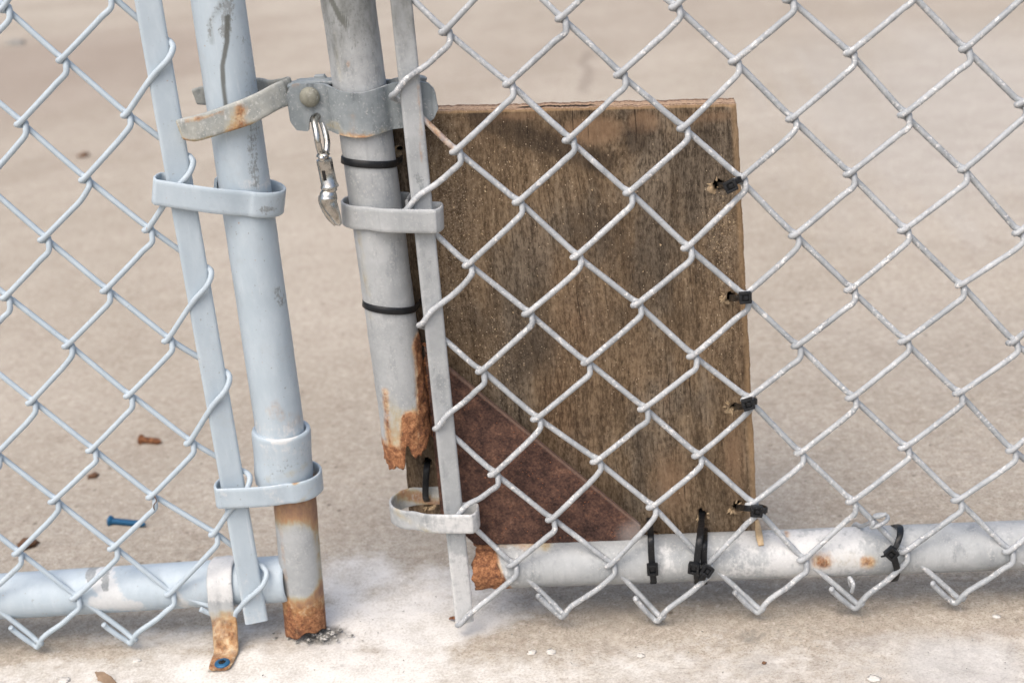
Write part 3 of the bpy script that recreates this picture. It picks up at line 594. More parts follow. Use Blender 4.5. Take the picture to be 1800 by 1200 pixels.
# ================================================================== PLYWOOD
HOLES = [(1264, 326), (1284, 522), (1293, 714), (1296, 891), (1234, 903), (751, 812), (754, 884), (701, 262), (1150, 940)]
YW = .0375; TW = .0215
TL, TR, BR, BL = un(664, 199, YW), un(1295, 184, YW), un(1333, 944, YW), un(722, 930, YW)
def build_wood():
    step = .0011; nu = int(np.linalg.norm(TR-TL)/step); nv_ = int(np.linalg.norm(TL-BL)/step)
    u = np.linspace(0, 1, nu+1); v = np.linspace(0, 1, nv_+1); U, Vv = np.meshgrid(u, v)
    U = U.ravel()[:, None]; Vv = Vv.ravel()[:, None]
    P = (1-Vv)*((1-U)*TL+U*TR)+Vv*((1-U)*BL+U*BR); P0 = P.copy()
    X = (P[:, 0], P[:, 2]); A2 = P[:, [0, 2]]
    grain = vnoise(np.stack([P[:, 0], 0*P[:, 0], P[:, 2]], -1), (900, 1, 35), 2, 3)-.5; grain2 = vnoise(np.stack([P[:, 0], 0*P[:, 0], P[:, 2]], -1), (160, 1, 9), 5, 3)-.5
    dy = -grain*.0009-grain2*.0012
    tear = np.zeros(len(P)); hole = np.zeros(len(P))
    for i, (hx, hy) in enumerate(HOLES):
        c = np.array(pxz(hx, hy, YW)); d = np.linalg.norm((A2-c)*[1.0, .85], axis=1)+(vnoise(P, 420, 40+i, 2)-.5)*.0042
        R = .0030 if i not in (8, 7) else .0022
        hole = np.maximum(hole, 1-sstep(d, R*.7, R*1.15)); 
        c2 = c+np.array([-.003 if hx > 1000 and i < 4 else 0, -.0015]); d2 = np.linalg.norm((A2-c2)*[.8, .95], axis=1)+(vnoise(P, 300, 60+i, 2)-.5)*.007
        tear = np.maximum(tear, 1-sstep(d2, .0020, .0048)); dy += (1-sstep(d2, .003, .006))*(vnoise(P, 500, 70+i, 2)-.75)*.0030
    dy += hole*.012
    # edge chipping
    ex = np.minimum(U[:, 0], 1-U[:, 0])*np.linalg.norm(TR-TL); ev = (1-Vv[:, 0])*0+np.minimum(Vv[:, 0], 1-Vv[:, 0])*np.linalg.norm(TL-BL)
    edge = np.minimum(ex, ev); dy += (1-sstep(edge, 0, .0022))*.0008*vnoise(P, 300, 81, 2)
    rag = (vnoise(P0, 260, 82, 3)-.5)*(1-sstep(ev, 0, .006))*.0016; P[:, 2] += rag; ragx = (vnoise(P0*[0, 0, 1.], (1, 1, 140), 83, 3)-.5)*(1-sstep(ex, 0, .004))*.0012; P[:, 0] += ragx
    P[:, 1] += dy
    W_ = nu+1; F = [(j*W_+i, j*W_+i+1, (j+1)*W_+i+1, (j+1)*W_+i) for j in range(nv_) for i in range(nu)]
    F = [f[::-1] for f in F]
    # rim: layers going back
    rim = [i for i in range(W_)]+[j*W_+nu for j in range(1, nv_+1)]+[nv_*W_+i for i in range(nu-1, -1, -1)]+[j*W_ for j in range(nv_-1, 0, -1)]
    V = P.tolist(); at = dict(tear=tear.tolist(), hole=hole.tolist(), rimf=[0.]*len(V))
    prev = rim; NL = 12; mid = (TL+BR)/2
    for l in range(1, NL+1):
        cur = []; y = TW*l/NL
        for i in rim:
            p = np.array(V[i]); ply = math.sin(l*2.3)*.0003
            nn = (_h(np.array([i*7]), np.array([l]), np.array([3]), 1)[0]-.5)*.0005
            dirn = p-mid; dirn[1] = 0; dirn /= np.linalg.norm(dirn)
            q = np.array([p[0], YW+y, p[2]])+dirn*(ply+nn); 
            cur.append(len(V)); V.append(q.tolist()); at['tear'].append(0.); at['hole'].append(0.); at['rimf'].append(1.)
        m_ = len(rim)
        for k in range(m_): F.append((prev[k], prev[(k+1) % m_], cur[(k+1) % m_], cur[k]))
        prev = cur
    F.append(tuple(prev))
    return V, F, at
V, F, at = build_wood()
def mk():
    n = NT('weathered_plywood'); x = n.xyz(0); y = n.xyz(1); z = n.xyz(2)
    # grain follows slow waves and bends round a knot near the top
    kc = pxz(1090, 225, YW)
    wob = n.M('MULTIPLY', n.M('SUBTRACT', n.noise(7, 2, .5, vec=n.comb(x, 0.0, z)), .5), .014)
    dx = n.M('SUBTRACT', x, kc[0]); dzz = n.M('SUBTRACT', z, kc[1]-.002)
    r2 = n.M('ADD', n.M('MULTIPLY', n.M('MULTIPLY', dx, dx), 900.), n.M('MULTIPLY', n.M('MULTIPLY', dzz, dzz), 420.))
    k = n.M('POWER', 2.718, n.M('MULTIPLY', r2, -1.0))
    gz = n.M('ADD', n.M('MULTIPLY', z, .085), n.M('MULTIPLY', k, n.M('MULTIPLY', dzz, 1.2)))
    gxx = n.M('ADD', n.M('ADD', x, wob), n.M('MULTIPLY', k, n.M('MULTIPLY', dx, -.55)))
    g = n.comb(gxx, 0.0, gz)
    A_ = n.noise(110, 5, .62, vec=g); B_ = n.noise(380, 5, .7, vec=n.comb(gxx, 0.0, n.M('MULTIPLY', z, .17))); Cc = n.noise(1100, 3, .6, vec=n.comb(gxx, 0.0, n.M('MULTIPLY', z, .22))); big = n.noise(14, 4, .6, vec=n.comb(x, 0.0, n.M('MULTIPLY', z, .55)))
    iso = n.noise(420, 5, .75, vec=n.comb(x, 0.0, n.M('MULTIPLY', z, .5))); t0 = n.M('ADD', n.M('MULTIPLY', A_, .22), n.M('ADD', n.M('MULTIPLY', B_, .25), n.M('MULTIPLY', Cc, .20))); t = n.M('ADD', t0, n.M('MULTIPLY', iso, .33)); t = n.M('ADD', n.M('MULTIPLY', n.M('SUBTRACT', t, .5), 1.55), .515)
    base = n.ramp(t, [(.30, (.022, .014, .008)), (.41, (.074, .050, .029)), (.49, (.145, .101, .062)), (.57, (.225, .163, .103)), (.70, (.36, .275, .185))])
    grey = n.mix(n.M('MULTIPLY', n.ss(big, .46, .60), .70), base, n.mix(n.ss(t, .42, .6), (.052, .043, .033), (.225, .188, .145)))
    warm = n.ss(n.noise(9, 3, .5, vec=n.comb(x, 3.0, n.M('MULTIPLY', z, .35))), .5, .72)
    blot = n.ss(n.noise(32, 5, .65, vec=n.comb(x, 7.0, n.M('MULTIPLY', z, .45))), (.36), .60, .45, 0); grey = n.mix(blot, grey, (.030, .022, .016)); col = n.mix(n.M('MULTIPLY', warm, .6), grey, n.mix(n.ss(t, .42, .62), (.075, .040, .021), (.30, .19, .11)))
    # pale warm sweep under the top edge, dark arcs beside it
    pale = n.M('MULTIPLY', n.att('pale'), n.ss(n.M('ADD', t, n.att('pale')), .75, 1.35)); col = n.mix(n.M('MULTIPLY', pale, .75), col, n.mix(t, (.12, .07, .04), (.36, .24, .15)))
    col = n.mix(n.M('MULTIPLY', n.ss(n.M('ADD', n.att('shade'), n.M('MULTIPLY', n.M('SUBTRACT', B_, .5), 1.2)), .3, .95), .62), col, (.035, .026, .020))  # dark arcs and blotches of the wood's own colour
    # checks and fine cracks
    cr = n.noise(520, 2, .5, vec=n.comb(gxx, 1.0, n.M('MULTIPLY', z, .028))); col = n.mix(n.ss(cr, .665, .70, 0, .8), col, (.018, .012, .009))
    # sawdust specks
    dust = n.att('dust'); vd = n.vor(650, vec=n.comb(x, 0.0, z)); vc = n.vor(650, vec=n.comb(x, 0.0, z), out='Color')
    sp_ = n.M('MULTIPLY', n.ss(vd, .12, .30, 1, 0), n.ss(n.M('ADD', n.xyz(0, vc), n.M('MULTIPLY', dust, .22)), .985, 1.0)); col = n.mix(sp_, col, (.62, .50, .36))
    haze = n.ss(n.M('ADD', n.noise(900, 3, .7), n.M('MULTIPLY', dust, .14)), .62, .75); col = n.mix(n.M('MULTIPLY', haze, .55), col, (.33, .26, .19))
    te = n.ss(n.M('ADD', n.att('tear'), n.M('MULTIPLY', n.M('SUBTRACT', n.noise(700, 4, .7), .5), 1.2)), .35, .7); te = n.M('MULTIPLY', te, n.ss(n.att('tear'), .02, .15))
    col = n.mix(te, col, n.mix(n.noise(1300, 2), (.20, .13, .07), (.50, .40, .27))); col = n.mix(n.ss(n.att('hole'), .25, .6), col, (.012, .009, .007))  # the dark inside the holes is painted in near-black
    # cut edge: plies
    ry = n.M('MULTIPLY', n.M('SUBTRACT', y, YW), 1/TW); ryn = n.M('ADD', ry, n.M('MULTIPLY', n.M('SUBTRACT', n.noise(60, 3), .5), .05))
    pl = n.ramp(ryn, [(0.0, (.40, .26, .16)), (.20, (.46, .31, .20)), (.27, (.07, .04, .025)), (.33, (.40, .27, .17)), (.48, (.50, .36, .25)), (.54, (.065, .038, .024)), (.60, (.42, .28, .18)), (.78, (.46, .32, .22)), (.84, (.08, .045, .03)), (1.0, (.36, .24, .16))])
    pl = n.mix(n.ss(n.noise(260, 5, .7), .45, .75, 0, .6), pl, (.20, .12, .07)); pl = n.mix(n.ss(n.noise(800, 3, .6), .56, .7, 0, .6), pl, (.58, .46, .33))
    gap = n.M('MULTIPLY', n.M('MULTIPLY', n.ss(ry, .30, .36), n.ss(ry, .50, .60, 1, 0)), n.M('MULTIPLY', n.ss(n.M('ADD', x, n.M('MULTIPLY', n.noise(90, 3), .03)), xat(915, 190, YW)+.012, xat(925, 190, YW)+.016), n.ss(x, xat(1035, 190, YW), xat(1045, 190, YW)+.004, 1, 0)))
    gap = n.M('MULTIPLY', gap, n.ss(z, TL[2]-.02, TL[2]-.01)); pl = n.mix(n.M('MULTIPLY', gap, .97), pl, (.012, .008, .006))  # dark of the void between plies, painted on the flat edge
    col = n.mix(n.ss(n.att('rimf'), .3, .9), col, pl)
    col = n.mix(n.M('MULTIPLY', n.ss(n.att('rimw'), .2, .9, 0, .7), n.ss(n.att('rimf'), 0, .5, 1, 0)), col, n.mix(t, (.20, .12, .06), (.55, .38, .22)))
    bm_ = n.bump(t, .7, .0016); bm_ = n.bump(cr, .5, .0006, bm_); bm_ = n.bump(n.noise(900, 4, .7), .35, .0005, bm_)
    return n.out(col, .88, 0, bm_, .2)
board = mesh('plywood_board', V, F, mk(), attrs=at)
tag(board, 'dark weathered plywood offcut tied behind the gate mesh in the corner, with torn holes', 'board')
AL = lambda P: xz(P)
def wblob(P, px, py, rx, ry): c = pxz(px, py, YW); return np.clip(1-np.sqrt(((P[:, 0]-c[0])/rx)**2+((P[:, 2]-c[1])/ry)**2), 0, 1)
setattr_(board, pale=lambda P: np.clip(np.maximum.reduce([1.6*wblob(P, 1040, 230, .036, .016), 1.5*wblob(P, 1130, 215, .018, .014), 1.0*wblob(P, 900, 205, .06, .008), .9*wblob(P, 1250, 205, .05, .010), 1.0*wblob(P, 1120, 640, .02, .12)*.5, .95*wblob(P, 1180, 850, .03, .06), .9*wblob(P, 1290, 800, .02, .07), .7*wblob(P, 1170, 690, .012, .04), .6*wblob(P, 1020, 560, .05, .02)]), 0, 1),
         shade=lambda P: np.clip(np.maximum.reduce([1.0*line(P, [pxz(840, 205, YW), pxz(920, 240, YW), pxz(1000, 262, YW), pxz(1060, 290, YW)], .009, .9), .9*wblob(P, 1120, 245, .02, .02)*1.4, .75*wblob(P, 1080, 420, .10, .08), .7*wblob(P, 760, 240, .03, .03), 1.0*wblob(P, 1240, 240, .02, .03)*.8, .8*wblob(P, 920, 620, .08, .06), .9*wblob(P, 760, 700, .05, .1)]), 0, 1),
         rimw=lambda P: (1-sstep(np.abs(P[:, 0]-(TR[0]+(BR[0]-TR[0])*(TR[2]-P[:, 2])/(TR[2]-BR[2]))), .0015, .0075))*(.35+.65*vnoise(P, (60, 60, 25), 5, 2))+.8*(1-sstep(np.abs(P[:, 2]-TL[2]-(TR[2]-TL[2])*(P[:, 0]-TL[0])/(TR[0]-TL[0])), .0008, .0025)),
         dust=lambda P: np.clip(np.maximum.reduce([.9*wblob(P, 800, 400, .035, .13)*1.4, .8*wblob(P, 1270, 440, .03, .09)*1.3, .7*wblob(P, 880, 620, .03, .06)*1.3, .4*wblob(P, 1050, 560, .1, .1), .5*wblob(P, 900, 300, .07, .05), .8*wblob(P, 1265, 590, .02, .04)]), 0, 1))
def mk():
    n = NT('fresh_wood'); return n.out(n.mix(n.noise(900, 3), (.32, .22, .12), (.60, .48, .32)), .85, 0, n.bump(n.noise(1200, 3), .3, .0004), .2)
M_CHIP = mk()
# splinters round the torn holes and the one hanging at the foot
parts = []
for i, (hx, hy) in enumerate(HOLES[:7]):
    for k in range(6):
        a = random.gauss(math.pi, 1.0) if i < 4 else random.gauss(-1.2, .8); c = un(hx, hy, YW)+np.array([math.cos(a)*.0036-(.002 if i < 4 else 0), -.0002, math.sin(a)*.0036]); ln = random.uniform(.0015, .0042)
        d = np.array([math.cos(a)*.8, -.8*random.random(), math.sin(a)+random.uniform(-.4, .4)]); d /= np.linalg.norm(d); path = [c, c+d*ln*.5, c+d*ln]
        parts.append(sweep(path, [.0007, .00055, .0001], 4))
V, F = merge(parts); tag(mesh('splinters', V, F, M_CHIP, board, smooth=False), kind='stuff')
c0 = un(1331, 915, YW-.001); c1 = un(1334, 938, .009); c2 = un(1338, 958, -.001)
V, F = strap(catmull([c0, c1, c2], 6), catmull([[.0030, .001, 0], [.0050, .001, 0], [.0040, .0005, 0]], 6), .0018, nz=2); mesh('hanging_splinter', V, F, M_CHIP, board)
# sawdust crumbs
parts = []
spots = [(800, 380, 55, 130, 330), (1270, 420, 28, 85, 260), (880, 610, 55, 60, 130), (1050, 550, 200, 200, 90), (900, 300, 110, 60, 110), (1285, 620, 25, 60, 70), (800, 560, 40, 90, 90), (1100, 300, 120, 70, 50)]
for cx, cy_, sx, sz, n_ in spots:
    for _ in range(n_):
        px = random.gauss(cx, sx*.6); py = random.gauss(cy_, sz*.6)
        p = un(px, py, YW-.0006); uu = (p[0]-TL[0])/(TR[0]-TL[0])
        if not (0.02 < uu < .985 and BR[2]+.01 < p[2] < TL[2]-.006): continue
        s = random.choice([.00022, .0003, .00036, .0005, .0008]); v = [Vector((random.uniform(-1, 1), random.uniform(-.5, .5), random.uniform(-1, 1)))*s for _ in range(4)]
        v[0].z += s*random.random()*1.5; parts.append(([p+np.array(q) for q in v], [(0, 1, 2), (0, 2, 3), (0, 3, 1), (1, 3, 2)]))
V, F = merge(parts); o = mesh('sawdust', V, F, M_CHIP, smooth=False); tag(o, 'pale sawdust crumbs clinging to the face of the plywood', 'sawdust', kind='stuff')

# ================================================================== GATE LATCH
latch = thing('gate_latch', un(545, 170, .01), 'grey metal fork latch clamped to the gate post and reaching round the blue post', 'latch')
# fork: strap bent into a U round the blue post
YF, YBk = -.0075, .0445
def fz(px, py): p = un(px, py, YF); return np.array([p[0], 0, p[2]])
e0 = fz(316, 229); e1 = fz(345, 226); e2 = fz(385, 213); e3 = fz(425, 200); e4 = fz(458, 186); thr = fz(496, 176)
fp = [e0+[0, YF+.001, 0], e1+[0, YF-.0006, 0], e2+[0, YF-.0010, 0], e3+[0, YF-.0006, 0], e4+[0, YF+.003, 0], (e4+thr)/2+[0, YF+.011, .0012], thr+[-.001, .014, .001], thr+[.0005, .022, .0015], un(484, 162, YBk-.010), un(462, 158, YBk-.002), un(430, 160, YBk), un(400, 164, YBk), un(370, 168, YBk), un(342, 171, YBk-.001)]
path = catmull(fp, 6); tl = np.array(e4-e1); tl[1] = 0; tl /= np.linalg.norm(tl); wd = np.array([-tl[2], 0, tl[0]]); wd = wd if wd[2] > 0 else -wd
np_ = len(path); ws = []
for i in range(np_):
    t = i/(np_-1); h = .0170
    if t < .05: h = .0135+.0035*t/.05
    if t > .9: h = .0165-.006*(t-.9)/.1
    ws.append((wd*.85+np.array([0, 0, .15]))*h)
V, F = strap(path, ws, .0030, nz=6, bev=.35); V = np.array(V); V[:, 2] += (vnoise(V, 80, 2, 2)-.5)*.0012
M_FORK = metal('flaking_latch_paint', (.27, .29, .28), (.38, .385, .35), (.17, .195, .20), spk=.7)
o = mesh('fork', V, F, M_FORK, latch, sharp=55)
setattr_(o, rust=lambda P: (P[:, 1] < .01)*np.maximum.reduce([.52*line(P, [pxz(430, 190, 0), pxz(425, 202, 0), pxz(432, 215, 0), pxz(412, 232, 0)], .0045, .9), .40*line(P, [pxz(335, 208, 0), pxz(400, 193, 0)], .0016), .4*line(P, [pxz(322, 250, 0), pxz(330, 245, 0)], .003)]), crust=lambda P: .36*(P[:, 1] < 0)*sstep(-P[:, 0], -xat(470, 200), -xat(420, 200)),
         stain=lambda P: (P[:, 1] < .01)*np.maximum(.55*line(P, [pxz(425, 195, 0), pxz(415, 230, 0), pxz(445, 222, 0)], .007, .9), .6*line(P, [pxz(310, 215, 0), pxz(325, 250, 0)], .004, .9)+.5*line(P, [pxz(330, 245, 0), pxz(480, 222, 0)], .002)), dirt=lambda P: .5*(P[:, 1] > .01)*(P[:, 1] < .035)+.25*(P[:, 1] > .035))  # dirt here only darkens the bend and rear arm by depth
# throat between fork and clamp
a0 = thr+[-.0005, .018, -.001]; a1 = un(528, 184, .018)
V, F = strap(catmull([a0, (a0+a1)/2, a1, un(536, 182, .018)], 5), catmull([[0, 0, .014], [0, 0, .017], [0, 0, .020], [0, 0, .018]], 5), .0055, nz=4); o = mesh('throat', V, F, M_GALV_DARK, latch, sharp=50); setattr_(o, dirt=lambda P: 0*P[:, 0]+.45)  # dirt here just tones the whole throat darker
# clamp halves
xc = un(635, 195, Yp)[0]; RC = .0196
def clamp(sgn, top, bot, x0, x1, th, name, notch=True, zoff=0):
    n = 120; xs = np.linspace(x0, x1, n); rows = 9; V = []; F = []
    ylug = Yp+sgn*.0062
    for s in (0, 1):
        for x in xs:
            d = abs(x-xc); circ = math.sqrt(max((RC+(th if s else 0))**2-d*d, 0)); yy = max(circ, 0.0062+(th if s else 0))
            if d < RC+.006: # fillet
                f0 = .0062+(th if s else 0); kx = .0025; yy = f0+(math.sqrt((circ-f0)**2+kx*kx)+(circ-f0))/2 if circ > 0 else f0+kx*kx/4/.004*max(0, 1-(d-RC)/.006)*.15
            y = Yp+sgn*yy
            zt, zb_ = top(x), bot(x)
            for k in range(rows): V.append((x, y, zb_+(zt-zb_)*k/(rows-1)))
    at = lambda s, i, k: (s*n+i)*rows+k
    for i in range(n-1):
        for k in range(rows-1): F.append((at(1, i, k), at(1, i+1, k), at(1, i+1, k+1), at(1, i, k+1))); F.append((at(0, i, k), at(0, i, k+1), at(0, i+1, k+1), at(0, i+1, k)))
        F.append((at(0, i, 0), at(0, i+1, 0), at(1, i+1, 0), at(1, i, 0))); F.append((at(0, i, rows-1), at(1, i, rows-1), at(1, i+1, rows-1), at(0, i+1, rows-1)))
    for k in range(rows-1): F.append((at(0, 0, k), at(1, 0, k), at(1, 0, k+1), at(0, 0, k+1))); F.append((at(0, n-1, k), at(0, n-1, k+1), at(1, n-1, k+1), at(1, n-1, k)))
    if sgn > 0: F = [f[::-1] for f in F]
    return V, F
def interp_px(pts, Yf):
    W = [un(px, py, Yf(px)) for px, py in pts]; xs = [p[0] for p in W]; zs = [p[2] for p in W]; return lambda x: float(np.interp(x, xs, zs))
yf_ = lambda px: .010 if (px < 592 or px > 684) else Yp-math.sqrt(max(RC**2-(.0196*(px-638)/47)**2, 0))-.001
topf = interp_px([(504, 168), (507, 156), (513, 149), (520, 147), (560, 147), (587, 150), (600, 157), (618, 162), (640, 163), (660, 158), (680, 150), (690, 146), (735, 143), (752, 146), (762, 156), (768, 172), (770, 190)], yf_)
botf_ = interp_px([(504, 172), (507, 205), (512, 216), (522, 229), (543, 231), (544, 212), (547, 203), (552, 200), (557, 203), (561, 212), (563, 228), (590, 230), (605, 236), (625, 241), (645, 241), (665, 235), (684, 226), (735, 222), (752, 217), (763, 208), (770, 192)], yf_)
x0_, x1_ = un(504, 170, .010)[0], un(770, 190, .010)[0]
V, F = clamp(-1, topf, botf_, x0_, x1_, .0026, 'clamp'); o = mesh('clamp', V, F, M_GALV_DARK, latch, sharp=40)
setattr_(o, rust=lambda P: np.maximum.reduce([.60*line(P, [pxz(600, 238, 0), pxz(625, 243, 0), pxz(655, 240, 0)], .0022, .9), .10*line(P, [pxz(612, 200, 0), pxz(615, 225, 0)], .006, .9), .38*line(P, [pxz(512, 152, 0), pxz(520, 156, 0)], .002)]), crust=lambda P: .5*line(P, [pxz(600, 162, -.003), pxz(640, 167, -.003), pxz(675, 158, -.003)], .0018, .8), stain=lambda P: .45*line(P, [pxz(575, 225, 0), pxz(590, 220, 0)], .004, .9)+.34*line(P, [pxz(605, 235, 0), pxz(670, 235, 0)], .005, .9))
V, F = clamp(1, lambda x: topf(x)+.0005, lambda x: topf(x)-.029+.0*x, x0_+.002, x1_-.012, .0026, 'clamp'); o = mesh('clamp', V, F, M_GALV_DARK, latch, sharp=40); setattr_(o, dirt=lambda P: 0*P[:, 0]+.3)  # dirt here just tones the back half darker
bc = un(545, 170, .0085)
dome = [(-.012, .0030), (0, .0030), (.0002, .0066), (.0008, .0068)]+[(.0008+.0046*math.sin(t), .0067*math.cos(t)) for t in np.linspace(.15, 1.5, 10)]
V, F = lathe(dome, bc+np.array([0, -.0008, 0]), (0.02, -1, .02), 32); o = mesh('carriage_bolt', V, F, metal('bolt_zinc', (.17, .17, .14), (.27, .27, .22), (.09, .09, .075), spk=.35), latch, sharp=50); setattr_(o, dirt=lambda P: .15+0*P[:, 0])
def hexnut(c, axis, r=.0062, h=.0055):
    return lathe([(0, r*.9), (.0006, r), (h-.0006, r), (h, r*.88)], c, axis, 6)
nb = un(562, 138, .028); V, F = merge([hexnut(nb+np.array([0, -.002, -.003]), (0, 1, 0)), lathe([(0, .003), (.009, .003)], nb+np.array([0, -.001, -.003]), (0, 1, 0), 16)]); mesh('nut', V, F, M_GALV_DARK, latch, smooth=False)
nb = un(742, 138, .026); V, F = merge([lathe([(0, .0042), (.003, .0042), (.0036, .003)], nb+np.array([-.001, -.004, -.001]), (.3, 0, 1), 20), lathe([(0, .003), (.012, .003)], nb+np.array([0, -.012, -.0045]), (0, 1, 0), 16)]); mesh('bolt_end', V, F, M_GALV_DARK, latch, sharp=40)
# link plates on top of the lug (folded back leaf)
p = [un(508, 150, .016), un(545, 143, .022), un(588, 143, .026)]
V, F = strap(catmull(p, 5), [0, .011, .001], .0024, nz=3); mesh('hinge_leaf', V, F, M_GALV_DARK, latch, sharp=50)

# ================================================================== SNAP HOOK
hook = thing('snap_hook', un(556, 208, .002), 'nickel plated swivel snap hook hanging from the slot in the gate latch', 'hook')
def at(px, py, Y): return un(px, py, Y)
ring = [at(550, 224, .002), at(551, 208, .004), at(558, 202, .011), at(566, 212, .004), at(572, 238, -.002), at(573, 258, -.003), at(567, 268, -.004), at(559, 258, -.004), at(555, 240, -.001)]
ring = [at(558, 203, .009), at(551, 210, .001), at(553, 228, -.004), at(558, 252, -.0055), at(563, 264, -.0045), at(572, 264, .001), at(575, 248, .0045), at(572, 224, .006), at(566, 208, .009)]
ring = [at(557, 204, .0085), at(552.5, 213, .002), at(556, 232, -.004), at(559.5, 254, -.006), at(564, 268, -.004), at(572, 270, .001), at(575, 252, .0055), at(570, 226, .010), at(563, 209, .0115)]
V, F = sweep(catmull(ring, 6, True), .0022, 12, closed=True); mesh('swivel_loop', V, F, M_NICKEL, hook)
b0, b1 = at(567, 268, -.0035), at(580, 331, -.0035); ax_ = b1-b0; L = np.linalg.norm(ax_)
pr = [(0, .0022), (.0006, .0040), (.002, .0048), (.0028, .0036), (.004, .0034), (.0046, .0052), (.006, .0054), (L*.5, .0053), (L-.003, .0054), (L-.0022, .0061), (L-.0005, .0061), (L, .0050), (L+.001, .0046), (L+.002, .0046)]
V, F = lathe(pr, b0, ax_, 28); mesh('barrel', V, F, M_NICKEL, hook, sharp=45)
nrm = np.array([0, -1., 0]); dn = ax_/L; rt = np.cross(dn, nrm)
sc = at(569, 308, -.0035)+nrm*.0051
V, F = box(at(570, 309, -.0088), rt*.0011, nrm*.0004, dn*.0034, .0002); mesh('slot', V, F, M_BLACK, hook)  # black box painted in for the dark inside the slot
V, F = merge([lathe([(0, .0022), (.001, .0022), (.0018, .001)], at(566, 279, -.0092), nrm, 16), box(at(566, 284, -.0088), rt*.0018, nrm*.0008, dn*.0022, .0004)]); mesh('thumb_stud', V, F, M_NICKEL, hook)
hk = [at(579, 334, -.0035), at(577, 346, -.004), at(578, 356, -.005), at(584, 368, -.006), at(591, 382, -.006), at(597, 396, -.005)]
V, F = sweep(catmull(hk, 6), np.interp(np.linspace(0, 1, 31), [0, .12, .3, .5, .75, .93, 1], [.0042, .0058, .0062, .0052, .0037, .0024, .0009]), 18); 
V = np.array(V); mesh('hook_jaw', V, F, M_NICKEL, hook, sharp=60)
g2 = [at(568, 345, -.001), at(569, 358, -.001), at(578, 378, -.001), at(590, 396, -.003)]
V, F = sweep(catmull(g2, 6), np.interp(np.linspace(0, 1, 19), [0, .2, .7, 1], [.0032, .0034, .0026, .0012]), 12); mesh('keeper', V, F, M_NICKEL, hook)

# ================================================================== CABLE TIES
GT = 'black cable ties holding the plywood to the gate'
def tie(loc, label, path, width, head, closed=True, tail=None, wvec=None, ws=None):
    t = thing('cable_tie', loc, label, 'cable tie', GT)
    W = ws if ws is not None else (np.array(wvec)/np.linalg.norm(wvec)*width)
    V, F = strap(path, W, .0013, closed=closed, nz=2, bev=.35); s = mesh('strap', V, F, M_TIE, t, sharp=50)
    if head:
        c, d, n_ = (np.array(v, float) for v in head); d /= np.linalg.norm(d); n_ = n_-d*(n_@d); n_ /= np.linalg.norm(n_); w_ = np.cross(d, n_)
        hw = width*.5+.0016
        parts = [box(c+w_*hw*.78, w_*hw*.24, n_*.0026, d*.0040, .0005), box(c-w_*hw*.78, w_*hw*.24, n_*.0026, d*.0040, .0005), box(c+d*.0032, w_*hw*.8, n_*.0025, d*.0010, .0004), box(c-d*.0032, w_*hw*.8, n_*.0025, d*.0010, .0004), box(c-n_*.0008, w_*hw*.8, n_*.0012, d*.0036, .0003), box(c+n_*.0012+d*.0006, w_*hw*.38, n_*.0008, d*.0014, .0002)]
        V, F = merge(parts); mesh('head', V, F, M_TIE, t, sharp=40)
    if tail is not None:
        V, F = strap(catmull(tail, 5), W if np.ndim(W) == 1 else W[0], .0013, nz=2, bev=.35); mesh('tail', V, F, M_TIE, t, sharp=50)
    return t
def posttie(px0, py0, px1, py1, label):
    a = un(px0, py0, Yp); b = un(px1, py1, Yp); c = (a+b)/2; R = .0184; pts = []
    for k in range(13):
        th_ = math.pi+math.pi*k/12; pts.append((c[0]+R*math.cos(th_), Yp+R*math.sin(th_)))
    pts += [(c[0]+R+.0002, Yp+.010), (c[0]+R+.0004, YW+.004), (c[0]+R-.002, YW+TW+.001), (c[0]+R*.3, YW+TW+.0025), (c[0]-R*.5, YW+TW+.001), (c[0]-R, YW+.006), (c[0]-R, Yp+.006)]
    sl_ = (b[2]-a[2])/(b[0]-a[0]); P3 = [(x, y, c[2]+sl_*(x-c[0])-.10*(y-Yp)) for x, y in pts]
    return tie(c, label, catmull(P3, 4, True), .0050, None, wvec=(-sl_, .10, 1))
posttie(604, 279, 695, 286, 'black cable tie round the gate post just below the latch clamp')
posttie(640, 530, 731, 540, 'black cable tie round the gate post midway between its clamp and its rusted foot')
def edgetie(hx, hy, rx, ry, head, label, tilt, rot=0, dup=None, bulge=.0):
    YBK = YW+TW; ex = 1294+(ry-190)*.0504+3
    pts = [un(hx-1, hy, YW+.006), un(hx, hy, YW-.003), un(hx+3, hy, .024), un(hx+9, hy+1, .006), un(hx+17, (hy*2+ry)/3, -.0065), un((hx+rx)/2+6, (hy+ry)/2, -.0080), un(rx-2, ry, -.0070), un(rx+2, ry-1, -.002), un(max(rx-1, ex+1), ry-4, .012), un(ex+1, ry-7, .030), un(ex, ry-7, YBK), un(ex-6, ry-5, YBK+.0016), un((hx+ex)/2, (hy+ry)/2, YBK+.0020), un(hx+4, hy, YBK+.0012)]
    c = un(head[0], head[1], -.0085); d = un(head[0]+20*math.cos(head[2]), head[1]+20*math.sin(head[2]), -.0085)-c
    t = tie(c, label, catmull(pts, 5, True), .0046, (c, d, (0, -1, .15)), wvec=(tilt, 0, 1), tail=dup)
    return t
edgetie(1264, 326, 1301, 316, (1284, 327, -.45), 'black cable tie at the topmost torn hole on the right edge of the plywood', -.2)
edgetie(1284, 523, 1318, 520, (1310, 523, -.1), 'black cable tie at the second hole down the right edge of the plywood', .1)
edgetie(1293, 714, 1328, 706, (1315, 710, -.3), 'black cable tie at the third hole down the right edge of the plywood', .0)
c = un(1334, 898, -.0085); edgetie(1296, 891, 1346, 897, (1330, 898, .05), 'black cable tie at the plywood corner above the hanging splinter', .1, dup=[c+[.001, -.001, 0], c+[.003, -.003, .002], un(1346, 900, -.012)])
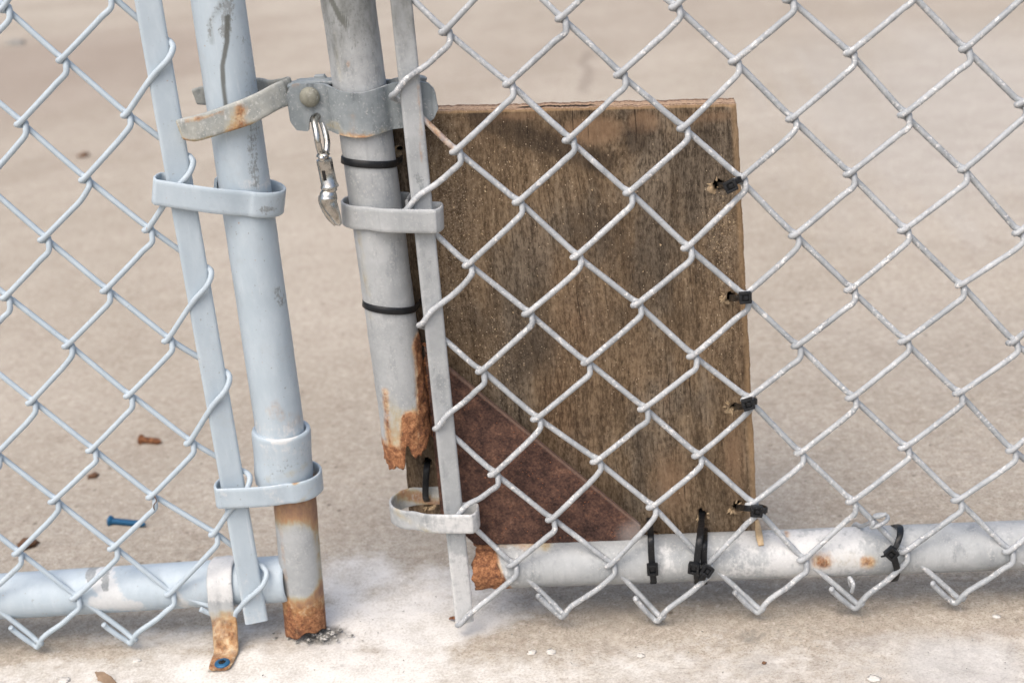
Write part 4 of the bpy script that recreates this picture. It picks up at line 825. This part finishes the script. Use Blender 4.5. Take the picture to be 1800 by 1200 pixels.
def railtie(pts, label, head, tail, width=.0048, wv=None, closed=True):
    path = catmull(pts, 5, closed); n = len(path)
    W = np.array(wv if wv is not None else (1, 0, 0), float)
    return tie(np.array(head[0]) if head else pts[0], label, path, width, head, wvec=W, tail=tail, closed=closed)
def around(pxs, py_top, Ytop, front_pts, lab, head, tail, wv):
    fr = [un(x, y, Y) for x, y, Y in front_pts]; l = fr[-1]; f0 = fr[0]; zc = un(1150, 985, Yp)[2]
    xs = l[0]; zc = 0.5*(un(pxs, 943, Yp)[2]+un(pxs, 1025, 0)[2])
    back = [np.array([xs, Yp-.010, zc-.0185]), np.array([xs, Yp+.006, zc-.0190]), np.array([xs, Yp+.0185, zc-.006]), np.array([f0[0], YW+.0195, zc+.010]), np.array([f0[0], YW+TW+.001, f0[2]+.002]), np.array([f0[0], YW+.010, f0[2]+.002])]
    return railtie(fr+back, lab, head, tail, wv=wv)
hz = lambda px, py, Y: un(px, py, Y)
around(1147, 915, .03, [(1142, 912, .036), (1143, 925, .016), (1144, 945, -.0005), (1145, 975, -.0028), (1147, 1000, -.0022), (1148, 1018, .004)], 'upright black cable tie round the rail, left of the doubled pair', (hz(1147, 1000, -.0055), hz(1146, 980, -.0055)-hz(1147, 1000, -.0055), (0, -1, .1)), [hz(1147, 1003, -.0052), hz(1148, 1012, -.0056), hz(1149, 1023, -.0050)], (1, 0, 0))
around(1228, 905, .03, [(1234, 903, .038), (1233, 918, .020), (1230, 945, -.004), (1226, 975, -.0075), (1224, 1000, -.007), (1226, 1020, .002)], 'left tie of the doubled black pair, hanging from the hole in the plywood foot', (hz(1220, 998, -.0095), hz(1223, 960, -.0095)-hz(1220, 998, -.0095), (-.25, -1, .1)), None, (1, -.15, 0))
around(1240, 905, .03, [(1238, 930, .036), (1238, 940, .014), (1238, 955, -.002), (1237, 980, -.0045), (1238, 1003, -.004), (1238, 1022, .004)], 'right tie of the doubled black pair on the rail, head turned sideways', (hz(1242, 1002, -.0095), hz(1262, 1015, -.0095)-hz(1242, 1002, -.0095), (.1, -1, .25)), [hz(1240, 1005, -.008), hz(1236, 1014, -.009), hz(1234, 1019, -.008)], (1, .1, 0))
zc = un(1575, 975, Yp)[2]; x_ = un(1575, 975, 0)[0]
pts = [hz(1581, 925, .010), hz(1582, 940, -.002), hz(1576, 958, -.0065), hz(1570, 970, -.0075), hz(1573, 985, -.0068), hz(1577, 1003, -.002), np.array([x_+.001, Yp-.004, zc-.019]), np.array([x_+.001, Yp+.014, zc-.015]), np.array([x_+.001, Yp+.0195, zc]), np.array([x_+.002, Yp+.010, zc+.018])]
railtie(pts, 'black cable tie bent round the bottom rail at the right, clear of the plywood', (hz(1567, 972, -.010), hz(1562, 976, -.010)-hz(1570, 969, -.010), (0, -1, .1)), [hz(1566, 972, -.0095), hz(1560, 975, -.0105), hz(1554, 977, -.0095)], wv=(1, 0, .15))
# loop over the loose band
pts = [hz(751, 812, YW+.004), hz(751, 816, YW-.003), hz(750, 826, .030), hz(749, 845, .0265), hz(748, 862, .0265), hz(748, 876, .029), hz(750, 880, YW-.001), hz(752, 884, YW+.006)]
pts = [hz(751, 812, YW+.005), hz(751, 815, YW-.002), hz(750, 824, .0315), hz(749, 838, .0300), hz(748, 856, .0300), hz(748, 872, .0315), hz(750, 879, YW-.002), hz(752, 883, YW+.005)]
t = tie(pts[3], 'black cable tie over the back of the loose band under the rusted post', catmull(pts, 6), .0048, None, closed=False, wvec=(1, 0, 0))

# ================================================================== PIPE STRAP on the left rail
ps = thing('pipe_strap', ung(392, 1160), 'strap over the left rail with a rusty foot and blue screw', 'strap')
xs_ = un(398, 1020, Yp)[0]; xf = ung(392, 1165)[0]; zc = un(400, 1023, Yp)[2]; RR = .0196
pts = [(xs_+.002, Yp+.013, zc+.014), (xs_+.001, Yp+.004, zc+RR-.0008)]+[(xs_, Yp-RR*math.sin(a), zc+RR*math.cos(a)) for a in (.35, .75, 1.15, 1.55)]+[(xs_-.001, Yp-RR-.0006, zc-.010), (xs_*.6+xf*.4, -.0035, zc-.022), (xf*.7+xs_*.3, -.0075, .012), (xf+.0005, -.0125, .0040), (xf, -.019, .0022), (xf, -.027, .0020), (xf-.0002, -.034, .0020)]
path = np.array(catmull(pts, 6)); n = len(path); tt = np.linspace(0, 1, n); wdt = np.interp(tt, [0, .1, .45, .7, .9, .97, 1], [.0185, .0190, .0195, .0190, .0180, .0160, .0115])
V, F = strap(path, np.stack([wdt, 0*wdt, 0*wdt], -1), .0020, nz=10, bev=.35)
V = np.array(V); nn_ = len(V)//n
for i in range(n):                       # pressed rib down the middle
    for k in range(nn_):
        u = (V[i*nn_+k][0]-path[i][0])/(wdt[i]/2); V[i*nn_+k][1] += .0012*math.exp(-(u/.22)**2)*(1 if tt[i] < .72 else 0)
o = mesh('strap', V, F, M_GALV, ps, sharp=55)
setattr_(o, rust=lambda P: .50*sstep(-P[:, 2], -.036, -.024)+.12*sstep(-P[:, 1], .010, .03), crust=lambda P: .75*sstep(P[:, 2], .032, .045), stain=lambda P: .5*sstep(-P[:, 2], -.042, -.030), chip=lambda P: .38*line(P, [pxz(378, 1010, 0), pxz(385, 1080, 0)], .0012)+.38*line(P, [pxz(405, 1020, 0), pxz(410, 1080, 0)], .002))
sc = ung(391, 1166, .0030)
V, F = lathe([(-.0005, .0052), (.0004, .0058), (.0012, .0056), (.0019, .0046), (.0020, .0028), (.0010, .0024), (.0008, .0005)], sc, (0, -.08, 1), 24)
mesh('screw', V, F, M_BLUE, ps, sharp=40)
V, F = merge([box(sc+np.array([0, 0, .0012]), np.array([math.cos(a), math.sin(a), 0])*.0028, np.array([-math.sin(a), math.cos(a), 0])*.0005, np.array([0, 0, .0009]), 0) for a in (.4, 1.45, 2.5)]); mesh('screw_recess', V, F, M_BLACK, ps)  # black bars stand in for the shade inside the screw recess

# ================================================================== TIE WIRES and loose things
M_ALU = metal('aluminium_wire', (.52, .53, .54), (.62, .62, .62), (.38, .39, .4), spk=.5)
k = un(1544, 917, 0)
curl = [un(1514, 924, .016), un(1528, 919, .004), un(1536, 918, -.004)]+[k+np.array([.0055*math.cos(a)*1.0-.0005+.0004*i, .0042*math.sin(a)-.0005, .0015*math.cos(a)+.0009*i-.0015]) for i, a in enumerate(np.linspace(3.6, 11.2, 12))]
zc2 = un(1500, 972, Yp)[2]; xx = un(1505, 972, Yp)[0]
curl = [un(1497, 1040, -.006), un(1500, 1026, -.008), un(1493, 1015, -.003), np.array([xx-.006, .004, zc2-.0190]), np.array([xx-.003, Yp+.010, zc2-.0185]), np.array([xx-.001, Yp+.0205, zc2]), np.array([xx+.001, Yp+.013, zc2+.0165])]+curl
V, F = sweep(catmull(curl, 5), .0015, 8); o = mesh('tie_wire', V, F, M_GALV_WIRE); tag(o, 'pale wire curled round the gate mesh above the rail, left of the rightmost cable tie', 'wire')
V, F = merge([sweep(catmull([un(1484, 1034, -.004), un(1495, 1030, -.0055), un(1508, 1031, -.004)], 4), .0019, 8)])
# loose fasteners on the floor
def screw(px0, py0, px1, py1, mat, name, label, head=.0042, r=.0022, tip=True):
    a = ung(px0, py0, r*1.3); b = ung(px1, py1, r); d = b-a; L = np.linalg.norm(d); pr = [(0, head*.8), (.0008, head), (.0022, head*.96), (.0034, r*1.25)]
    k = 0.0040
    while k < L-.004: pr += [(k, r), (k+.0006, r*1.22), (k+.0012, r)]; k += .0018
    pr += [(L-.002, r*.9), (L, r*.35)]
    V, F = lathe(pr, a, d, 14); o = mesh(name, V, F, mat, sharp=50); tag(o, label, 'screw'); return o
screw(192, 915, 255, 921, M_BLUE, 'loose_screw', 'blue coated screw lying on the concrete behind the left fence mesh', .0052, .0026)
screw(246, 772, 283, 776, M_RUST, 'rusty_screw', 'short rusty brown screw lying on the concrete behind the left mesh', .0056, .0028)
def rock(c, s, seed, flat=.6, mat=None, name='pebble', label='', cat='pebble'):
    import bmesh
    bm = bmesh.new(); bmesh.ops.create_icosphere(bm, subdivisions=3, radius=1); P = np.array([v.co for v in bm.verts]); nn = vnoise(P+9, 1.7, seed, 3)-.5
    P = P*(1+nn[:, None]*1.1)*(1+(vnoise(P+4, 4.5, seed+7, 3)-.5)[:, None]*1.0); P[:, 2] *= flat; V = P*s+np.array(c)+np.array([0, 0, s*flat*.5]); F = [tuple(v.index for v in f.verts) for f in bm.faces]; bm.free()
    o = mesh(name, V, F, mat); tag(o, label, cat); return o
def mk():
    n = NT('brown_clod'); return n.out(n.mix(n.noise(300, 4), (.06, .03, .02), (.22, .13, .08)), .95, 0, n.bump(n.noise(600, 4), .8, .001), .1)
M_CLOD = mk()
def mk():
    n = NT('grey_crumb'); return n.out(n.mix(n.ss(n.noise(350, 5, .7), .4, .65), (.10, .10, .09), (.55, .54, .51)), .95, 0, n.bump(n.noise(600, 4), .8, .001), .1)
M_CRUMB = mk()
def mk():
    n = NT('pale_cement'); return n.out(n.mix(n.noise(300, 4), (.46, .44, .40), (.72, .70, .66)), .95, 0, n.bump(n.noise(600, 4), .6, .001), .1)
M_PALE = mk()
rock(ung(164, 838), .0050, 1, .5, M_CLOD, 'rust_lump', 'small round brown rust lump on the concrete below the rusty screw', 'debris')
rock(ung(48, 960), .0085, 2, .5, M_CLOD, 'dirt_clod', 'brown dirt clod on the concrete at the far left', 'debris')
rock(ung(42, 962), .0028, 3, .6, M_CRUMB, 'pale_pebble', 'tiny pale pebble beside the brown clod at the far left', 'pebble')
rock(ung(147, 275), .011, 4, .4, M_CLOD, 'rust_lump', 'blurred brown lump far back on the concrete at the upper left', 'debris')
rock(ung(27, 78), .03, 5, .3, M_CRUMB, 'grey_stone', 'blurred grey stone far back on the concrete at the top left', 'pebble')
rock(ung(240, 1162), .0028, 6, .3, M_PALE, 'cement_chip', 'small white cement chip on the concrete left of the strap foot', 'debris')
rock(ung(935, 1147), .0030, 7, .25, M_PALE, 'cement_chip', 'small white cement chip on the concrete right of the gate bar', 'debris')
for (cx_, cy_, rs, sd_, lb) in [(968, 1145, .0035, 21, 'flat white cement flake at the bottom of the slab, below the gate tension bar'), (1125, 1152, .0028, 22, 'white cement flake on the slab under the doubled cable ties'), (1752, 1083, .0026, 23, 'pale cement flake on the slab at the far right'), (1535, 1192, .0042, 24, 'long pale cement flake at the lower right edge of the slab'), (112, 1196, .004, 25, 'pale cement flake at the bottom left corner')]:
    rock(ung(cx_, cy_), rs, sd_, .12, M_PALE, 'cement_flake', lb, 'debris')
rock(ung(1343, 1165), .0015, 8, .6, M_CLOD, 'dark_crumb', 'tiny dark crumb on the concrete under the plywood corner', 'debris')
# crumbled concrete in the socket by the stub
parts = []
for i in range(110):
    a = random.uniform(0, 2*math.pi); rr = abs(random.gauss(0, 1)); c = ung(566, 1118)+np.array([math.cos(a)*.016*rr*.8, math.sin(a)*.011*rr*.8, 0]); s = random.choice([.0005, .0007, .0009, .0013, .0020])
    import bmesh
    P = np.array([Vector(v) for v in [(0, 0, 1), (0, 0, -1), (1, 0, 0), (-1, 0, 0), (0, 1, 0), (0, -1, 0), (.6, .6, .5), (-.6, .5, -.5)]][:6]); P = P*s*(.6+.7*RNG.random((6, 1)))*[1.2, 1, .6]
    rot = Matrix.Rotation(random.uniform(0, 6), 3, 'Z'); P = np.array([rot @ Vector(p) for p in P])+c+[0, 0, s*.2]
    parts.append((P, [(0, 2, 4), (0, 4, 3), (0, 3, 5), (0, 5, 2), (1, 4, 2), (1, 3, 4), (1, 5, 3), (1, 2, 5)]))
V, F = merge(parts); o = mesh('crumbled_concrete', V, F, M_CRUMB, smooth=False); tag(o, 'grey crumbled concrete rubble round the foot of the rusty stub', 'rubble', kind='stuff')
# grit scattered on the slab
parts = []
for i in range(1500):
    px = random.uniform(-100, 1900); py = random.uniform(930, 1215) if random.random() < .72 else random.uniform(500, 930)
    c = ung(px, py); s = random.choice([.00025, .0003, .0004, .0005, .0008]); P = RNG.uniform(-1, 1, (4, 3))*s*[1.3, 1.3, .6]+c+[0, 0, .0003+s*.3]
    parts.append((P, [(0, 1, 2), (0, 2, 3), (0, 3, 1), (1, 3, 2)]))
V, F = merge(parts); o = mesh('grit', V, F, M_CRUMB, smooth=False); tag(o, 'fine grit scattered over the concrete', 'grit', kind='stuff')
# dry leaf and rust flake
def mk():
    n = NT('dry_leaf'); return n.out(n.mix(n.noise(260, 4), (.14, .09, .06), (.34, .25, .17)), .8, 0, n.bump(n.noise(500, 3), .4, .0006), .2)
M_LEAF = mk()
def scrap(pts, Wd, th, name, label, mat, cat, seed=0, nz=3):
    V, F = strap(catmull(pts, 5), catmull(Wd, 5), th, nz=nz); V = np.array(V); V += ((vnoise(V, 220, seed, 3)-.5)*.003)[:, None]*np.array([.6, .4, 1]); V[:, 2] = np.maximum(V[:, 2], .0002)
    o = mesh(name, V, F, mat); tag(o, label, cat); return o
scrap([ung(168, 1180, .003), ung(180, 1188, .006), ung(196, 1200, .002), ung(208, 1210, .003)], [[.001, .001, 0], [.005, .005, .002], [.007, .004, -.002], [.002, .001, 0]], .0004, 'dry_leaf', 'curled dry brown leaf scrap at the bottom left edge of the slab', M_LEAF, 'leaf', 3, 5)
scrap([ung(790, 1086, .002), ung(800, 1084, .0035), ung(812, 1086, .002)], [[0, .002, 0], [.001, .005, 0], [0, .003, 0]], .0006, 'rust_flake', 'rusty flake at the foot of the gate tension bar', M_RUST, 'debris', 4)
V, F = sweep(catmull([un(272, 872, -.004), un(275, 880, -.006), un(270, 888, -.005), un(272, 897, -.004)], 5), [.0004]*15+[.0002], 5); o = mesh('grass_blade', V, F, M_CLOD); tag(o, 'tiny dark wisp of dead grass caught on the left mesh above the blue screw', 'grass blade')
